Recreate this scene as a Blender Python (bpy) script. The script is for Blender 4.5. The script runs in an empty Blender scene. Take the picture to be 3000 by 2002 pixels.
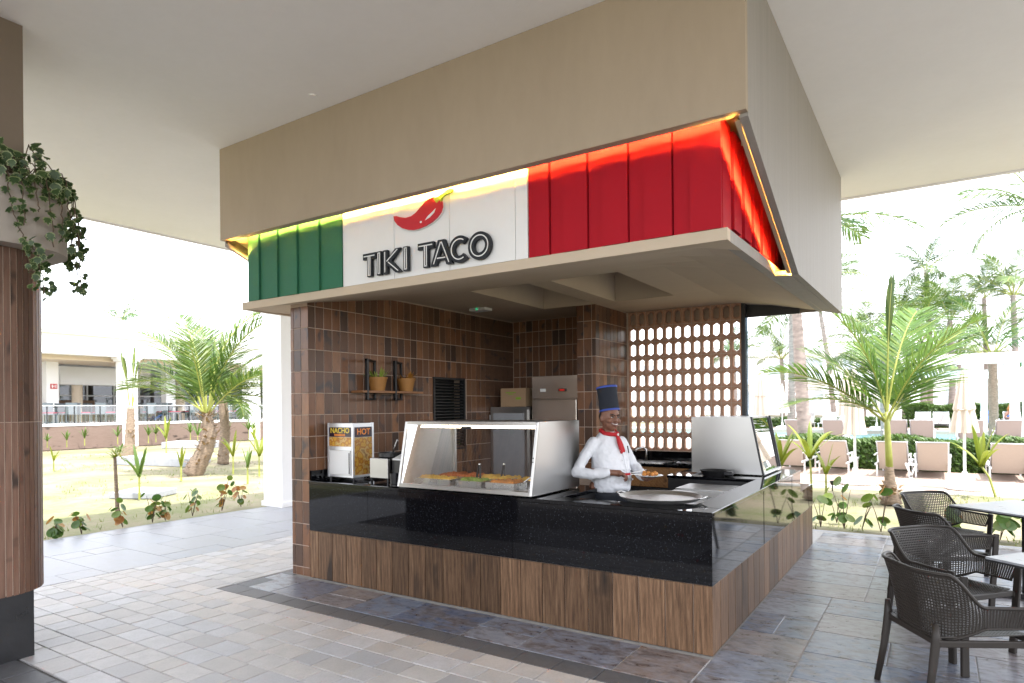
import bpy, bmesh, math, random
from mathutils import Vector, Matrix, Euler
R = math.radians
rnd = random.Random(7)
SC = bpy.context.scene
COL = SC.collection

# ------------------------------------------------------------ camera
cam_d = bpy.data.cameras.new("camera"); cam = bpy.data.objects.new("camera", cam_d); COL.objects.link(cam)
YAW, ROLL = -0.5759, -0.0092
_right = Vector((math.cos(YAW), -math.sin(YAW), 0)); _fwd = Vector((math.sin(YAW), math.cos(YAW), 0)); _up = Vector((0, 0, 1))
_cx = _right * math.cos(ROLL) + _up * math.sin(ROLL); _cy = -_right * math.sin(ROLL) + _up * math.cos(ROLL); _cz = -_fwd
cam.matrix_world = Matrix(((_cx.x, _cy.x, _cz.x, 1.216), (_cx.y, _cy.y, _cz.y, -4.2295), (_cx.z, _cy.z, _cz.z, 1.62), (0, 0, 0, 1)))
cam_d.sensor_width = 36; cam_d.lens = 22.934; cam_d.shift_y = 0.0651; cam_d.clip_start = 0.05; cam_d.clip_end = 2000
SC.camera = cam
cam_d.dof.use_dof = True; cam_d.dof.focus_distance = 5.6; cam_d.dof.aperture_fstop = 3.2

# ------------------------------------------------------------ sky, sun, exposure
W = bpy.data.worlds.new("World"); SC.world = W; W.use_nodes = True
nt = W.node_tree; nt.nodes.clear()
SUN_AZ_VEC = Vector((0.88, -0.30, 0)).normalized(); SUN_EL = R(67)
sky = nt.nodes.new("ShaderNodeTexSky"); sky.sky_type = 'NISHITA'; sky.sun_disc = False
sky.sun_elevation = SUN_EL; sky.sun_rotation = math.atan2(SUN_AZ_VEC.x, SUN_AZ_VEC.y); sky.dust_density = 4.0; sky.air_density = 1.0; sky.ozone_density = 1.0
mixw = nt.nodes.new("ShaderNodeMix"); mixw.data_type = 'RGBA'; mixw.inputs[0].default_value = 0.72
mixw.inputs[7].default_value = (9.4, 9.6, 10.2, 1)           # thin bright cloud veil over the sky
bg = nt.nodes.new("ShaderNodeBackground"); bg.inputs[1].default_value = 0.12
wo = nt.nodes.new("ShaderNodeOutputWorld")
nt.links.new(sky.outputs[0], mixw.inputs[6]); nt.links.new(mixw.outputs[2], bg.inputs[0]); nt.links.new(bg.outputs[0], wo.inputs[0])
sun_d = bpy.data.lights.new("sun", 'SUN'); sun_d.energy = 2.4; sun_d.angle = R(1.5); sun_d.color = (1, 0.97, 0.93)
sun = bpy.data.objects.new("sun", sun_d); COL.objects.link(sun)
_sd = Vector((SUN_AZ_VEC.x * math.cos(SUN_EL), SUN_AZ_VEC.y * math.cos(SUN_EL), math.sin(SUN_EL)))
sun.rotation_euler = _sd.to_track_quat('Z', 'Y').to_euler(); sun.location = (-10, 10, 30)
vs = SC.view_settings; vs.view_transform = 'Standard'; vs.look = 'None'; vs.gamma = 1; vs.exposure = 2.13; vs.use_curve_mapping = False
SC.cycles.max_bounces = 10; SC.cycles.diffuse_bounces = 6; SC.cycles.glossy_bounces = 5; SC.cycles.transparent_max_bounces = 12; SC.cycles.transmission_bounces = 8
SC.cycles.use_denoising = True; SC.cycles.sample_clamp_indirect = 6; SC.cycles.caustics_reflective = False; SC.cycles.caustics_refractive = False

# ------------------------------------------------------------ mesh helpers
class MB:
    def __init__(s): s.v = []; s.f = []; s.m = []
    def add(s, vs, fs, mi=0):
        b = len(s.v); s.v += [tuple(p) for p in vs]
        for f in fs: s.f.append(tuple(b + i for i in f)); s.m.append(mi)
        return s
    def box(s, x0, x1, y0, y1, z0, z1, mi=0):
        return s.add([(x0,y0,z0),(x1,y0,z0),(x1,y1,z0),(x0,y1,z0),(x0,y0,z1),(x1,y0,z1),(x1,y1,z1),(x0,y1,z1)],
                     [(3,2,1,0),(4,5,6,7),(0,1,5,4),(1,2,6,5),(2,3,7,6),(3,0,4,7)], mi)
    def hexa(s, p, mi=0):
        return s.add(p, [(3,2,1,0),(4,5,6,7),(0,1,5,4),(1,2,6,5),(2,3,7,6),(3,0,4,7)], mi)
    def obox(s, c, sx, sy, sz, rz=0, mi=0, M=None):
        M = M or Matrix.Rotation(rz, 3, 'Z'); c = Vector(c)
        ps = [c + M @ Vector((a*sx/2, b*sy/2, d*sz/2)) for d in (-1,1) for a,b in ((-1,-1),(1,-1),(1,1),(-1,1))]
        return s.hexa(ps, mi)
    def bar(s, a, b, w, h, mi=0, up=(0,0,1)):
        a = Vector(a); b = Vector(b); d = (b-a).normalized(); u = Vector(up)
        if abs(d.dot(u)) > .98: u = Vector((1,0,0))
        x = d.cross(u).normalized(); y = x.cross(d).normalized()
        ps = [p + x*sx*w/2 + y*sy*h/2 for p in (a,b) for sx,sy in ((-1,-1),(1,-1),(1,1),(-1,1))]
        return s.hexa(ps, mi)
    def tube(s, pts, rad, n=8, mi=0, cap=True, sq=1.0):
        pts = [Vector(p) for p in pts]; k = len(pts)
        if not isinstance(rad, (list, tuple)): rad = [rad]*k
        vs = []; fs = []; px = None
        for i, p in enumerate(pts):
            d = (pts[min(i+1,k-1)] - pts[max(i-1,0)]); d = d.normalized() if d.length > 1e-9 else Vector((0,0,1))
            if px is None:
                u = Vector((0,0,1)) if abs(d.z) < .9 else Vector((1,0,0)); px = d.cross(u).normalized()
            else: px = (px - d*px.dot(d)).normalized()
            py = d.cross(px)
            for j in range(n):
                a = 2*math.pi*j/n; vs.append(p + px*math.cos(a)*rad[i] + py*math.sin(a)*rad[i]*sq)
        for i in range(k-1):
            for j in range(n): fs.append((i*n+j, i*n+(j+1)%n, (i+1)*n+(j+1)%n, (i+1)*n+j))
        if cap: fs.append(tuple(range(n-1,-1,-1))); fs.append(tuple(range((k-1)*n, k*n)))
        return s.add(vs, fs, mi)
    def cyl(s, c, r, z0, z1, n=20, r1=None, mi=0):
        return s.tube([(c[0],c[1],z0),(c[0],c[1],z1)], [r, r if r1 is None else r1], n, mi)
    def lathe(s, prof, c=(0,0,0), n=24, mi=0, pleat=None):
        vs = []; fs = []; k = len(prof)
        for i,(r,z) in enumerate(prof):
            for j in range(n):
                a = 2*math.pi*j/n; q = r*(pleat(a,i) if pleat else 1)
                vs.append((c[0]+q*math.cos(a), c[1]+q*math.sin(a), c[2]+z))
        for i in range(k-1):
            for j in range(n): fs.append((i*n+j, i*n+(j+1)%n, (i+1)*n+(j+1)%n, (i+1)*n+j))
        if prof[0][0] > 1e-6: fs.append(tuple(range(n-1,-1,-1)))
        if prof[-1][0] > 1e-6: fs.append(tuple(range((k-1)*n, k*n)))
        return s.add(vs, fs, mi)
    def prism(s, poly, a0, a1, axis='y', mi=0):
        n = len(poly); f = {'y': lambda p,a: (p[0],a,p[1]), 'x': lambda p,a: (a,p[0],p[1]), 'z': lambda p,a: (p[0],p[1],a)}[axis]
        vs = [f(p,a0) for p in poly] + [f(p,a1) for p in poly]
        fs = [tuple(range(n-1,-1,-1)), tuple(range(n,2*n))] + [(i,(i+1)%n,n+(i+1)%n,n+i) for i in range(n)]
        return s.add(vs, fs, mi)
    def ball(s, c, rx, ry=None, rz=None, n=12, k=8, mi=0, M=None):
        ry = ry or rx; rz = rz or rx; vs = []; fs = []; c = Vector(c)
        for i in range(k+1):
            t = math.pi*i/k
            for j in range(n):
                a = 2*math.pi*j/n; p = Vector((rx*math.sin(t)*math.cos(a), ry*math.sin(t)*math.sin(a), rz*math.cos(t)))
                vs.append(c + (M @ p if M else p))
        for i in range(k):
            for j in range(n): fs.append((i*n+j, (i+1)*n+j, (i+1)*n+(j+1)%n, i*n+(j+1)%n))
        return s.add(vs, fs, mi)
    def xf(s, M):
        s.v = [tuple(M @ Vector(p)) for p in s.v]; return s
    def merge(s, o):
        b = len(s.v); s.v += o.v; s.f += [tuple(b+i for i in f) for f in o.f]; s.m += o.m; return s
    def mesh(s, name, mats, smooth=False, fix=True, weld=False):
        me = bpy.data.meshes.new(name); me.from_pydata(s.v, [], s.f)
        for m in (mats if isinstance(mats,(list,tuple)) else [mats]): me.materials.append(m)
        me.polygons.foreach_set('material_index', s.m)
        if fix or weld:
            bm = bmesh.new(); bm.from_mesh(me)
            if weld: bmesh.ops.remove_doubles(bm, verts=bm.verts, dist=1e-5)
            if fix: bmesh.ops.recalc_face_normals(bm, faces=bm.faces)
            bm.to_mesh(me); bm.free()
        if smooth: me.polygons.foreach_set('use_smooth', [True]*len(me.polygons))
        me.update(); return me
    def build(s, name, mats, parent=None, smooth=False, fix=True, bevel=0, local=False, weld=False):
        o = obj(name, s.mesh(name, mats, smooth, fix, weld), parent, local)
        if bevel:
            b = o.modifiers.new('b','BEVEL'); b.width = bevel; b.segments = 2; b.limit_method = 'ANGLE'; b.angle_limit = R(40)
        return o

def obj(name, me, parent=None, local=False, loc=None):
    o = bpy.data.objects.new(name, me); COL.objects.link(o)
    if loc is not None: o.location = loc
    if parent is not None:
        o.parent = parent
        if not local and parent.type == 'EMPTY': o.matrix_parent_inverse = Matrix.Translation(-Vector(parent.location))
    return o
def tag(o, label=None, cat=None, group=None, kind=None):
    if label: o['label'] = label
    if cat: o['category'] = cat
    if group: o['group'] = group
    if kind: o['kind'] = kind
    return o
def thing(name, label, cat, loc=(0,0,0), rz=0, group=None):
    o = bpy.data.objects.new(name, None); COL.objects.link(o); o.location = loc; o.rotation_euler = (0,0,rz); o.empty_display_size = .1
    return tag(o, label, cat, group)
def copy_thing(root, loc, rz, label, scale=None):
    def cp(o, par):
        c = o.copy(); COL.objects.link(c); c.parent = par
        for ch in kids.get(o.name, []): cp(ch, c)
        return c
    kids = {}
    for o in bpy.data.objects:
        if o.parent: kids.setdefault(o.parent.name, []).append(o)
    r = cp(root, None); r.location = loc; r.rotation_euler = (0,0,rz); r['label'] = label
    if scale: r.scale = (scale,)*3 if not isinstance(scale, tuple) else scale
    return r

# ------------------------------------------------------------ materials
def newmat(name):
    m = bpy.data.materials.new(name); m.use_nodes = True; t = m.node_tree; t.nodes.clear()
    o = t.nodes.new('ShaderNodeOutputMaterial'); p = t.nodes.new('ShaderNodeBsdfPrincipled'); t.links.new(p.outputs[0], o.inputs[0])
    return m, t, p
def N(t, typ, **kw):
    n = t.nodes.new(typ)
    for k, v in kw.items():
        if k.startswith('i'): n.inputs[int(k[1:])].default_value = v
        else: setattr(n, k, v)
    return n
def coords(t, scale=(1,1,1), kind='Object', rot=(0,0,0), rand=False):
    tc = N(t, 'ShaderNodeTexCoord'); mp = N(t, 'ShaderNodeMapping'); mp.inputs['Scale'].default_value = scale; mp.inputs['Rotation'].default_value = rot
    t.links.new(tc.outputs[kind], mp.inputs[0])
    if rand:
        oi = N(t, 'ShaderNodeObjectInfo'); mul = N(t, 'ShaderNodeVectorMath', operation='SCALE'); mul.inputs[0].default_value = (37.0, 91.0, 53.0)
        t.links.new(oi.outputs['Random'], mul.inputs['Scale']); t.links.new(mul.outputs[0], mp.inputs['Location'])
    return mp.outputs[0]
def ramp(t, fac, stops, interp='LINEAR'):
    r = N(t, 'ShaderNodeValToRGB'); r.color_ramp.interpolation = interp; e = r.color_ramp.elements
    while len(e) < len(stops): e.new(.5)
    for i,(p,c) in enumerate(stops): e[i].position = p; e[i].color = (*c,1) if len(c)==3 else c
    t.links.new(fac, r.inputs[0]); return r.outputs[0]
def noise(t, vec, scale, detail=4, rough=.55, dist=0):
    n = N(t, 'ShaderNodeTexNoise'); n.inputs['Scale'].default_value = scale; n.inputs['Detail'].default_value = detail; n.inputs['Roughness'].default_value = rough; n.inputs['Distortion'].default_value = dist
    t.links.new(vec, n.inputs['Vector']); return n.outputs['Fac']
def mix(t, fac, a, b, mode='MIX'):
    m = N(t, 'ShaderNodeMix', data_type='RGBA', blend_type=mode)
    for i, x in ((0,fac),(6,a),(7,b)):
        if hasattr(x,'is_output') or isinstance(x, bpy.types.NodeSocket): t.links.new(x, m.inputs[i])
        else: m.inputs[i].default_value = x if i == 0 else ((*x,1) if len(x)==3 else x)
    return m.outputs[2]
def bump(t, p, h, strength=.2, dist=.01):
    b = N(t, 'ShaderNodeBump'); b.inputs['Strength'].default_value = strength; b.inputs['Distance'].default_value = dist
    t.links.new(h, b.inputs['Height']); t.links.new(b.outputs[0], p.inputs['Normal'])
def objrand(t): return N(t,'ShaderNodeObjectInfo').outputs['Random']
def islrand(t): return N(t,'ShaderNodeNewGeometry').outputs['Random Per Island']

def M(name, col, rough=.5, metal=0, var=.0, vscale=6, bmp=0, bscale=60, spec=.5, vstretch=(1,1,1), emit=None, estr=0, coat=0, trans=0, sss=0):
    m, t, p = newmat(name)
    p.inputs['Base Color'].default_value = (*col,1); p.inputs['Roughness'].default_value = rough; p.inputs['Metallic'].default_value = metal
    p.inputs['Specular IOR Level'].default_value = spec; p.inputs['Coat Weight'].default_value = coat
    v = None
    if var:
        v = coords(t, vstretch); n = noise(t, v, vscale, 5)
        c = ramp(t, n, [(.25, tuple(x*(1-var) for x in col)), (.75, tuple(min(1,x*(1+var)) for x in col))]); t.links.new(c, p.inputs['Base Color'])
        rr = N(t,'ShaderNodeMapRange'); rr.inputs[3].default_value = max(0,rough-.08); rr.inputs[4].default_value = min(1,rough+.08); t.links.new(n, rr.inputs[0]); t.links.new(rr.outputs[0], p.inputs['Roughness'])
    if bmp:
        v2 = coords(t, vstretch); bump(t, p, noise(t, v2, bscale, 4), bmp)
    if emit: p.inputs['Emission Color'].default_value = (*emit,1); p.inputs['Emission Strength'].default_value = estr
    if trans: p.inputs['Transmission Weight'].default_value = trans
    if sss: p.inputs['Subsurface Weight'].default_value = sss; p.inputs['Subsurface Radius'].default_value = (.012,.005,.003)
    return m
MT = {}
# painted plaster and boards
def plaster(name, col, stretch=(1,1,1), amt=.06, rough=.75):
    m,t,p = newmat(name); v = coords(t, stretch); n1 = noise(t, v, 1.3, 6, .6); n2 = noise(t, v, 14, 5)
    c = ramp(t, n1, [(.3, tuple(x*(1-amt) for x in col)), (.7, tuple(min(1,x*(1+amt)) for x in col))])
    c = mix(t, .35, c, ramp(t, n2, [(.3, tuple(x*(1-amt) for x in col)), (.7, tuple(min(1,x*(1+amt*.6)) for x in col))]))
    t.links.new(c, p.inputs['Base Color']); p.inputs['Roughness'].default_value = rough; p.inputs['Specular IOR Level'].default_value = .2; hh = N(t,'ShaderNodeMath', operation='MULTIPLY_ADD'); t.links.new(noise(t, v, .8, 3), hh.inputs[0]); hh.inputs[1].default_value = 6; t.links.new(noise(t, v, 40, 5), hh.inputs[2]); bump(t, p, hh.outputs[0], .10, .01); return m
MT['ceil'] = plaster('white_ceiling_plaster', (.85,.83,.835), amt=.03, rough=.85)
MT['tan'] = plaster('tan_plaster', (.385,.312,.23), stretch=(1,1,.35), amt=.075)
MT['soffit'] = plaster('soffit_bounce_tan', (.53,.44,.335), stretch=(.4,3,1), amt=.05)  # fascia tan made lighter: floor bounce put into the colour
MT['tanboard'] = plaster('tan_grey_board', (.285,.262,.235), stretch=(9,9,.25), amt=.09, rough=.6)
MT['white'] = plaster('white_render', (.80,.80,.80), amt=.03)
MT['cream'] = M('cream_paint', (.62,.52,.40), .6, var=.05)
MT['green'] = M('green_paint', (.034,.15,.085), .6, var=.06, vscale=3, bmp=.05, spec=.12)
MT['red'] = M('red_paint', (.37,.010,.020), .6, var=.06, vscale=3, bmp=.05, spec=.1)
MT['wpaint'] = M('white_paint', (.76,.76,.75), .5, var=.02)
MT['signdark'] = M('dark_sign_letter', (.016,.019,.024), .55, var=.1, spec=.3)
MT['chili'] = M('chili_red', (.52,.018,.03), .35); MT['stem'] = M('chili_stem_green', (.22,.40,.03), .4)
MT['darkgap'] = M('gap_blocker_black', (.01,.01,.01), .8)
# wall tile
def tile_mat():
    m,t,p = newmat('brown_glazed_wall_tile'); v = coords(t, (1,.3,1), rand=True); v2 = coords(t, (1,.7,1), rand=True)
    base = ramp(t, objrand(t), [(0,(.15,.068,.034)),(.2,(.23,.108,.056)),(.38,(.105,.056,.036)),(.55,(.28,.138,.070)),(.72,(.175,.085,.045)),(.86,(.065,.040,.030)),(1,(.205,.108,.062))])
    g = noise(t, v, 26, 6, .6); base = mix(t, ramp(t, g, [(.35,(0,0,0)),(.75,(.4,.4,.4))]), base, (.05,.036,.03))
    blot = noise(t, v2, 5.5, 3, .5, .6); base = mix(t, ramp(t, blot, [(.60,(0,0,0)),(.68,(.75,.75,.75))]), base, (.035,.036,.042))
    t.links.new(base, p.inputs['Base Color'])
    p.inputs['Roughness'].default_value = .30; p.inputs['Specular IOR Level'].default_value = .28; bump(t, p, noise(t, v2, 22, 4), .15, .004); return m
MT['tile'] = tile_mat()
MT['grout'] = M('pale_grout', (.46,.36,.29), .9, var=.1, vscale=20)
def plank_mat(name, cols, rough=.5, stretch=(7,.38,7)):
    m,t,p = newmat(name); v = coords(t, stretch, rand=True)
    w = N(t,'ShaderNodeTexWave', wave_type='BANDS', bands_direction='DIAGONAL'); w.inputs['Scale'].default_value = 2.2; w.inputs['Distortion'].default_value = 3.0; w.inputs['Detail'].default_value = 4; w.inputs['Detail Scale'].default_value = 2.2
    t.links.new(v, w.inputs[0]); g = noise(t, v, 9, 8, .65, .4); g2 = noise(t, v, 42, 5, .7)
    f = mix(t, .90, w.outputs[1], g); f = mix(t, .3, f, g2)
    c = ramp(t, f, [(.30,cols[0]),(.45,cols[1]),(.56,cols[2]),(.74,cols[3])])
    k = coords(t, (3.2,1.3,3.2), rand=True); kn = noise(t, k, 1.5, 2, .5, .3)
    c = mix(t, ramp(t, kn, [(.63,(0,0,0)),(.74,(.85,.85,.85))]), c, (.022,.016,.013))
    b = N(t,'ShaderNodeHueSaturation'); mr = N(t,'ShaderNodeMapRange'); mr.inputs[3].default_value = .55; mr.inputs[4].default_value = 1.3
    t.links.new(objrand(t), mr.inputs[0]); t.links.new(mr.outputs[0], b.inputs['Value']); t.links.new(c, b.inputs['Color']); t.links.new(b.outputs[0], p.inputs['Base Color'])
    p.inputs['Roughness'].default_value = rough; p.inputs['Specular IOR Level'].default_value = .22; bump(t, p, f, .25, .003); return m
MT['plank'] = plank_mat('brown_wood_plank', [(.036,.020,.012),(.10,.056,.031),(.16,.093,.053),(.27,.175,.105)], .42)
MT['cabwood'] = plank_mat('cabinet_oak', [(.18,.085,.032),(.26,.13,.05),(.33,.17,.07),(.38,.21,.09)], .45)
MT['slat'] = plank_mat('column_slat_wood', [(.095,.053,.037),(.135,.075,.052),(.17,.097,.068),(.185,.107,.075)], .45, (5,5,.4))
def granite():
    m,t,p = newmat('polished_black_granite'); v = coords(t)
    vo = N(t,'ShaderNodeTexVoronoi'); vo.inputs['Scale'].default_value = 110; t.links.new(v, vo.inputs['Vector'])
    s = ramp(t, vo.outputs['Distance'], [(.0,(.22,.24,.27)),(.16,(.04,.045,.055)),(.32,(.004,.004,.005))])
    s2 = ramp(t, noise(t, v, 55, 3), [(.5,(0,0,0)),(.60,(1,1,1))]); c = mix(t, s2, (.003,.003,.004), s)
    t.links.new(c, p.inputs['Base Color']); p.inputs['Roughness'].default_value = .04; p.inputs['Specular IOR Level'].default_value = .26; return m
MT['granite'] = granite()
MT['stoneblack'] = M('dark_slate_cladding', (.016,.016,.018), .3, var=.35, vscale=5, bmp=.15, bscale=20)
def steel(name, col=(.40,.395,.385), rough=.30, st=(2,2,90)):
    m,t,p = newmat(name); v = coords(t, st); n = noise(t, v, 6, 3)
    p.inputs['Base Color'].default_value = (*col,1); p.inputs['Metallic'].default_value = 1
    mr = N(t,'ShaderNodeMapRange'); mr.inputs[3].default_value = rough-.07; mr.inputs[4].default_value = rough+.1; t.links.new(n, mr.inputs[0]); t.links.new(mr.outputs[0], p.inputs['Roughness'])
    bump(t, p, noise(t, coords(t), 1.6, 2), .10, .02); return m
MT['steel'] = steel('brushed_steel'); MT['steelh'] = M('brushed_steel_fridge', (.66,.60,.53), .22, 1, var=.05, vscale=1.2, bmp=.35, bscale=2.2)
MT['polish'] = M('polished_steel', (.66,.66,.655), .27, 1, var=.04)
MT['alu'] = M('white_aluminium', (.72,.73,.75), .35, .6); MT['frame'] = M('satin_frame_aluminium', (.50,.49,.47), .3, .9)
MT['black'] = M('black_metal', (.012,.012,.013), .4, var=.15); MT['blackpl'] = M('black_plastic', (.012,.012,.014), .3)
def glass(name, tint=(1,1,1), a=.06, rough=.0, spec=.06):
    m = bpy.data.materials.new(name); m.use_nodes = True; t = m.node_tree; t.nodes.clear()
    o = t.nodes.new('ShaderNodeOutputMaterial'); tr = N(t,'ShaderNodeBsdfTransparent'); tr.inputs[0].default_value = (*tint,1)
    gl = N(t,'ShaderNodeBsdfGlossy'); gl.inputs['Roughness'].default_value = rough
    fr = N(t,'ShaderNodeFresnel'); fr.inputs[0].default_value = 1.5; ad = N(t,'ShaderNodeMath', operation='ADD'); ad.inputs[1].default_value = a; ad.use_clamp = True
    t.links.new(fr.outputs[0], ad.inputs[0]); mx = N(t,'ShaderNodeMixShader'); t.links.new(ad.outputs[0], mx.inputs[0]); t.links.new(tr.outputs[0], mx.inputs[1]); t.links.new(gl.outputs[0], mx.inputs[2]); t.links.new(mx.outputs[0], o.inputs[0]); return m
MT['glass'] = glass('clear_glass', (.97,.985,.98), .09); MT['glassd'] = glass('tinted_window_glass', (.35,.40,.45), .04)
# floors
def slate(name, cols, rough, sc=3.0, isl=False):
    m,t,p = newmat(name); v = coords(t, (1,1.7,1), rand=not isl, kind='Object'); r0 = islrand(t) if isl else objrand(t)
    base = ramp(t, r0, [(0,cols[0]),(.3,cols[1]),(.55,cols[2]),(.8,cols[3]),(1,cols[0])])
    n1 = noise(t, v, sc*1.5, 8, .66, 1.2); n2 = noise(t, v, sc*4, 8, .7, .5)
    c = mix(t, ramp(t, n1, [(.47,(0,0,0)),(.57,(.9,.9,.9))]), base, cols[4]); c = mix(t, ramp(t, n2, [(.4,(0,0,0)),(.75,(.6,.6,.6))]), c, cols[5])
    t.links.new(c, p.inputs['Base Color'])
    mr = N(t,'ShaderNodeMapRange'); mr.inputs[3].default_value = rough-.06; mr.inputs[4].default_value = rough+.14; t.links.new(n2, mr.inputs[0]); t.links.new(mr.outputs[0], p.inputs['Roughness'])
    bump(t, p, n2, .3, .004); return m
MT['slate'] = slate('multicolour_slate', [(.10,.135,.20),(.20,.205,.23),(.052,.08,.145),(.195,.15,.125),(.075,.056,.05),(.35,.37,.42)], .26)
MT['slatem'] = slate('multicolour_slate_far', [(.10,.135,.20),(.20,.205,.23),(.052,.08,.145),(.195,.15,.125),(.075,.056,.05),(.35,.37,.42)], .26, isl=True)
MT['path'] = slate('grey_path_stone', [(.25,.26,.29),(.285,.285,.305),(.24,.255,.29),(.275,.27,.28),(.255,.255,.265),(.35,.36,.39)], .36, isl=True)
def paver(name, isl):
    m,t,p = newmat(name); v = coords(t, rand=not isl); r0 = islrand(t) if isl else objrand(t)
    base = ramp(t, r0, [(0,(.44,.43,.43)),(.18,(.47,.44,.41)),(.38,(.37,.37,.385)),(.55,(.48,.475,.485)),(.75,(.42,.39,.36)),(.88,(.34,.33,.33)),(1,(.45,.45,.46))])
    n = noise(t, v, 7, 6, .6); n2 = noise(t, v, 70, 4, .6); c = mix(t, ramp(t, n, [(.35,(0,0,0)),(.75,(.5,.5,.5))]), base, (.29,.28,.27)); c = mix(t, ramp(t, n2, [(.45,(0,0,0)),(.8,(.4,.4,.4))]), c, (.24,.235,.23))
    t.links.new(c, p.inputs['Base Color']); p.inputs['Roughness'].default_value = .5; bump(t, p, n2, .2, .003); return m
MT['paver'] = paver('weathered_paver', False); MT['paverm'] = paver('weathered_paver_far', True)
MT['char'] = M('charcoal_paver', (.085,.086,.092), .55, var=.2, vscale=18, bmp=.2)
MT['joint'] = M('floor_joint_sand', (.12,.115,.11), .95, var=.2, vscale=30)
MT['slategrout'] = M('floor_grout_grey', (.30,.295,.28), .9, var=.15, vscale=20)
# greenery
def leafm(name, c1, c2, tr=.35, rough=.45, rnd_isl=True, c3=None):
    m = bpy.data.materials.new(name); m.use_nodes = True; t = m.node_tree; t.nodes.clear()
    o = t.nodes.new('ShaderNodeOutputMaterial'); p = N(t,'ShaderNodeBsdfPrincipled'); tl = N(t,'ShaderNodeBsdfTranslucent'); mx = N(t,'ShaderNodeMixShader'); mx.inputs[0].default_value = tr
    st = [(0,c1),(1,c2)] if not c3 else [(0,c1),(.75,c2),(1,c3)]
    c = ramp(t, islrand(t), st); c = mix(t, ramp(t, noise(t, coords(t), 2.2, 3), [(.4,(0,0,0)),(.7,(.5,.5,.5))]), c, c2)
    t.links.new(c, p.inputs['Base Color']); t.links.new(c, tl.inputs[0]); p.inputs['Roughness'].default_value = rough
    t.links.new(p.outputs[0], mx.inputs[1]); t.links.new(tl.outputs[0], mx.inputs[2]); t.links.new(mx.outputs[0], o.inputs[0]); return m
MT['palm'] = leafm('palm_leaf_green', (.04,.09,.013), (.095,.16,.026), .32, c3=(.16,.19,.035))
MT['palmd'] = leafm('palm_leaf_deep', (.025,.065,.014), (.055,.11,.022), .3)
MT['palmy'] = leafm('palm_leaf_yellow', (.11,.18,.018), (.20,.23,.022), .35, c3=(.30,.24,.03))
MT['rachis'] = M('palm_stalk', (.26,.28,.06), .5, var=.2)
MT['grape'] = leafm('sea_grape_leaf', (.04,.10,.015), (.08,.155,.022), .3, c3=(.16,.21,.03)); MT['graper'] = leafm('sea_grape_red_leaf', (.30,.10,.03), (.36,.20,.05), .3)
MT['ivy'] = leafm('ivy_leaf_dark', (.018,.045,.012), (.045,.085,.02), .2); MT['ivyp'] = leafm('ivy_leaf_pale_edge', (.16,.21,.08), (.26,.30,.14), .25)
MT['bark'] = M('palm_bark', (.22,.165,.12), .9, var=.5, vscale=14, bmp=.9, bscale=26, vstretch=(1,1,3))
MT['barkg'] = M('grey_palm_bark', (.27,.225,.20), .9, var=.35, vscale=5, bmp=.8, bscale=9, vstretch=(1,1,2.5))
MT['fibre'] = M('dry_leaf_fibre', (.28,.19,.11), .9, var=.35, vscale=12)
MT['twig'] = M('thin_twig', (.09,.06,.04), .8)
MT['hedge'] = leafm('hedge_leaf', (.03,.075,.012), (.085,.15,.025), .3)
def ground():
    m,t,p = newmat('sandy_lawn'); v = coords(t); n1 = noise(t, v, .45, 6, .6, .4); n2 = noise(t, v, 9, 6, .65); n3 = noise(t, coords(t,(1,1,1)), 60, 3)
    sand = ramp(t, n2, [(.3,(.215,.175,.12)),(.7,(.29,.24,.17))]); grass = ramp(t, n3, [(.3,(.075,.10,.025)),(.7,(.15,.17,.055))])
    f = mix(t, .35, n1, n2); c = mix(t, ramp(t, f, [(.40,(0,0,0)),(.58,(.85,.85,.85))]), sand, grass); t.links.new(c, p.inputs['Base Color']); p.inputs['Roughness'].default_value = .95; bump(t, p, n2, .6, .03); return m
MT['ground'] = ground()
MT['deck'] = M('pink_sand_deck', (.34,.26,.21), .8, var=.12, vscale=2.5, bmp=.1)
MT['concrete'] = M('grey_concrete', (.30,.31,.33), .8, var=.12, vscale=6, bmp=.2)
MT['sling'] = M('beige_sling_fabric', (.40,.345,.30), .75, var=.05, vscale=50); MT['slingg'] = M('grey_sling_fabric', (.32,.29,.28), .75, var=.05, vscale=50)
MT['blue'] = M('blue_towel', (.03,.14,.48), .85, var=.1); MT['canvas'] = M('ecru_canvas', (.58,.50,.43), .85, var=.06, vscale=8, vstretch=(1,1,.3))
MT['resin'] = M('brown_resin', (.030,.025,.021), .45, var=.08, vscale=30, spec=.3); MT['tabletop'] = M('pale_table_laminate', (.30,.31,.33), .30, var=.12, vscale=4, vstretch=(1,6,1))
def water():
    m,t,p = newmat('pool_water'); p.inputs['Base Color'].default_value = (.10,.42,.50,1); p.inputs['Roughness'].default_value = .06; bump(t, p, noise(t, coords(t), 2.5, 3), .25, .05); return m
MT['water'] = water()
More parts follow.
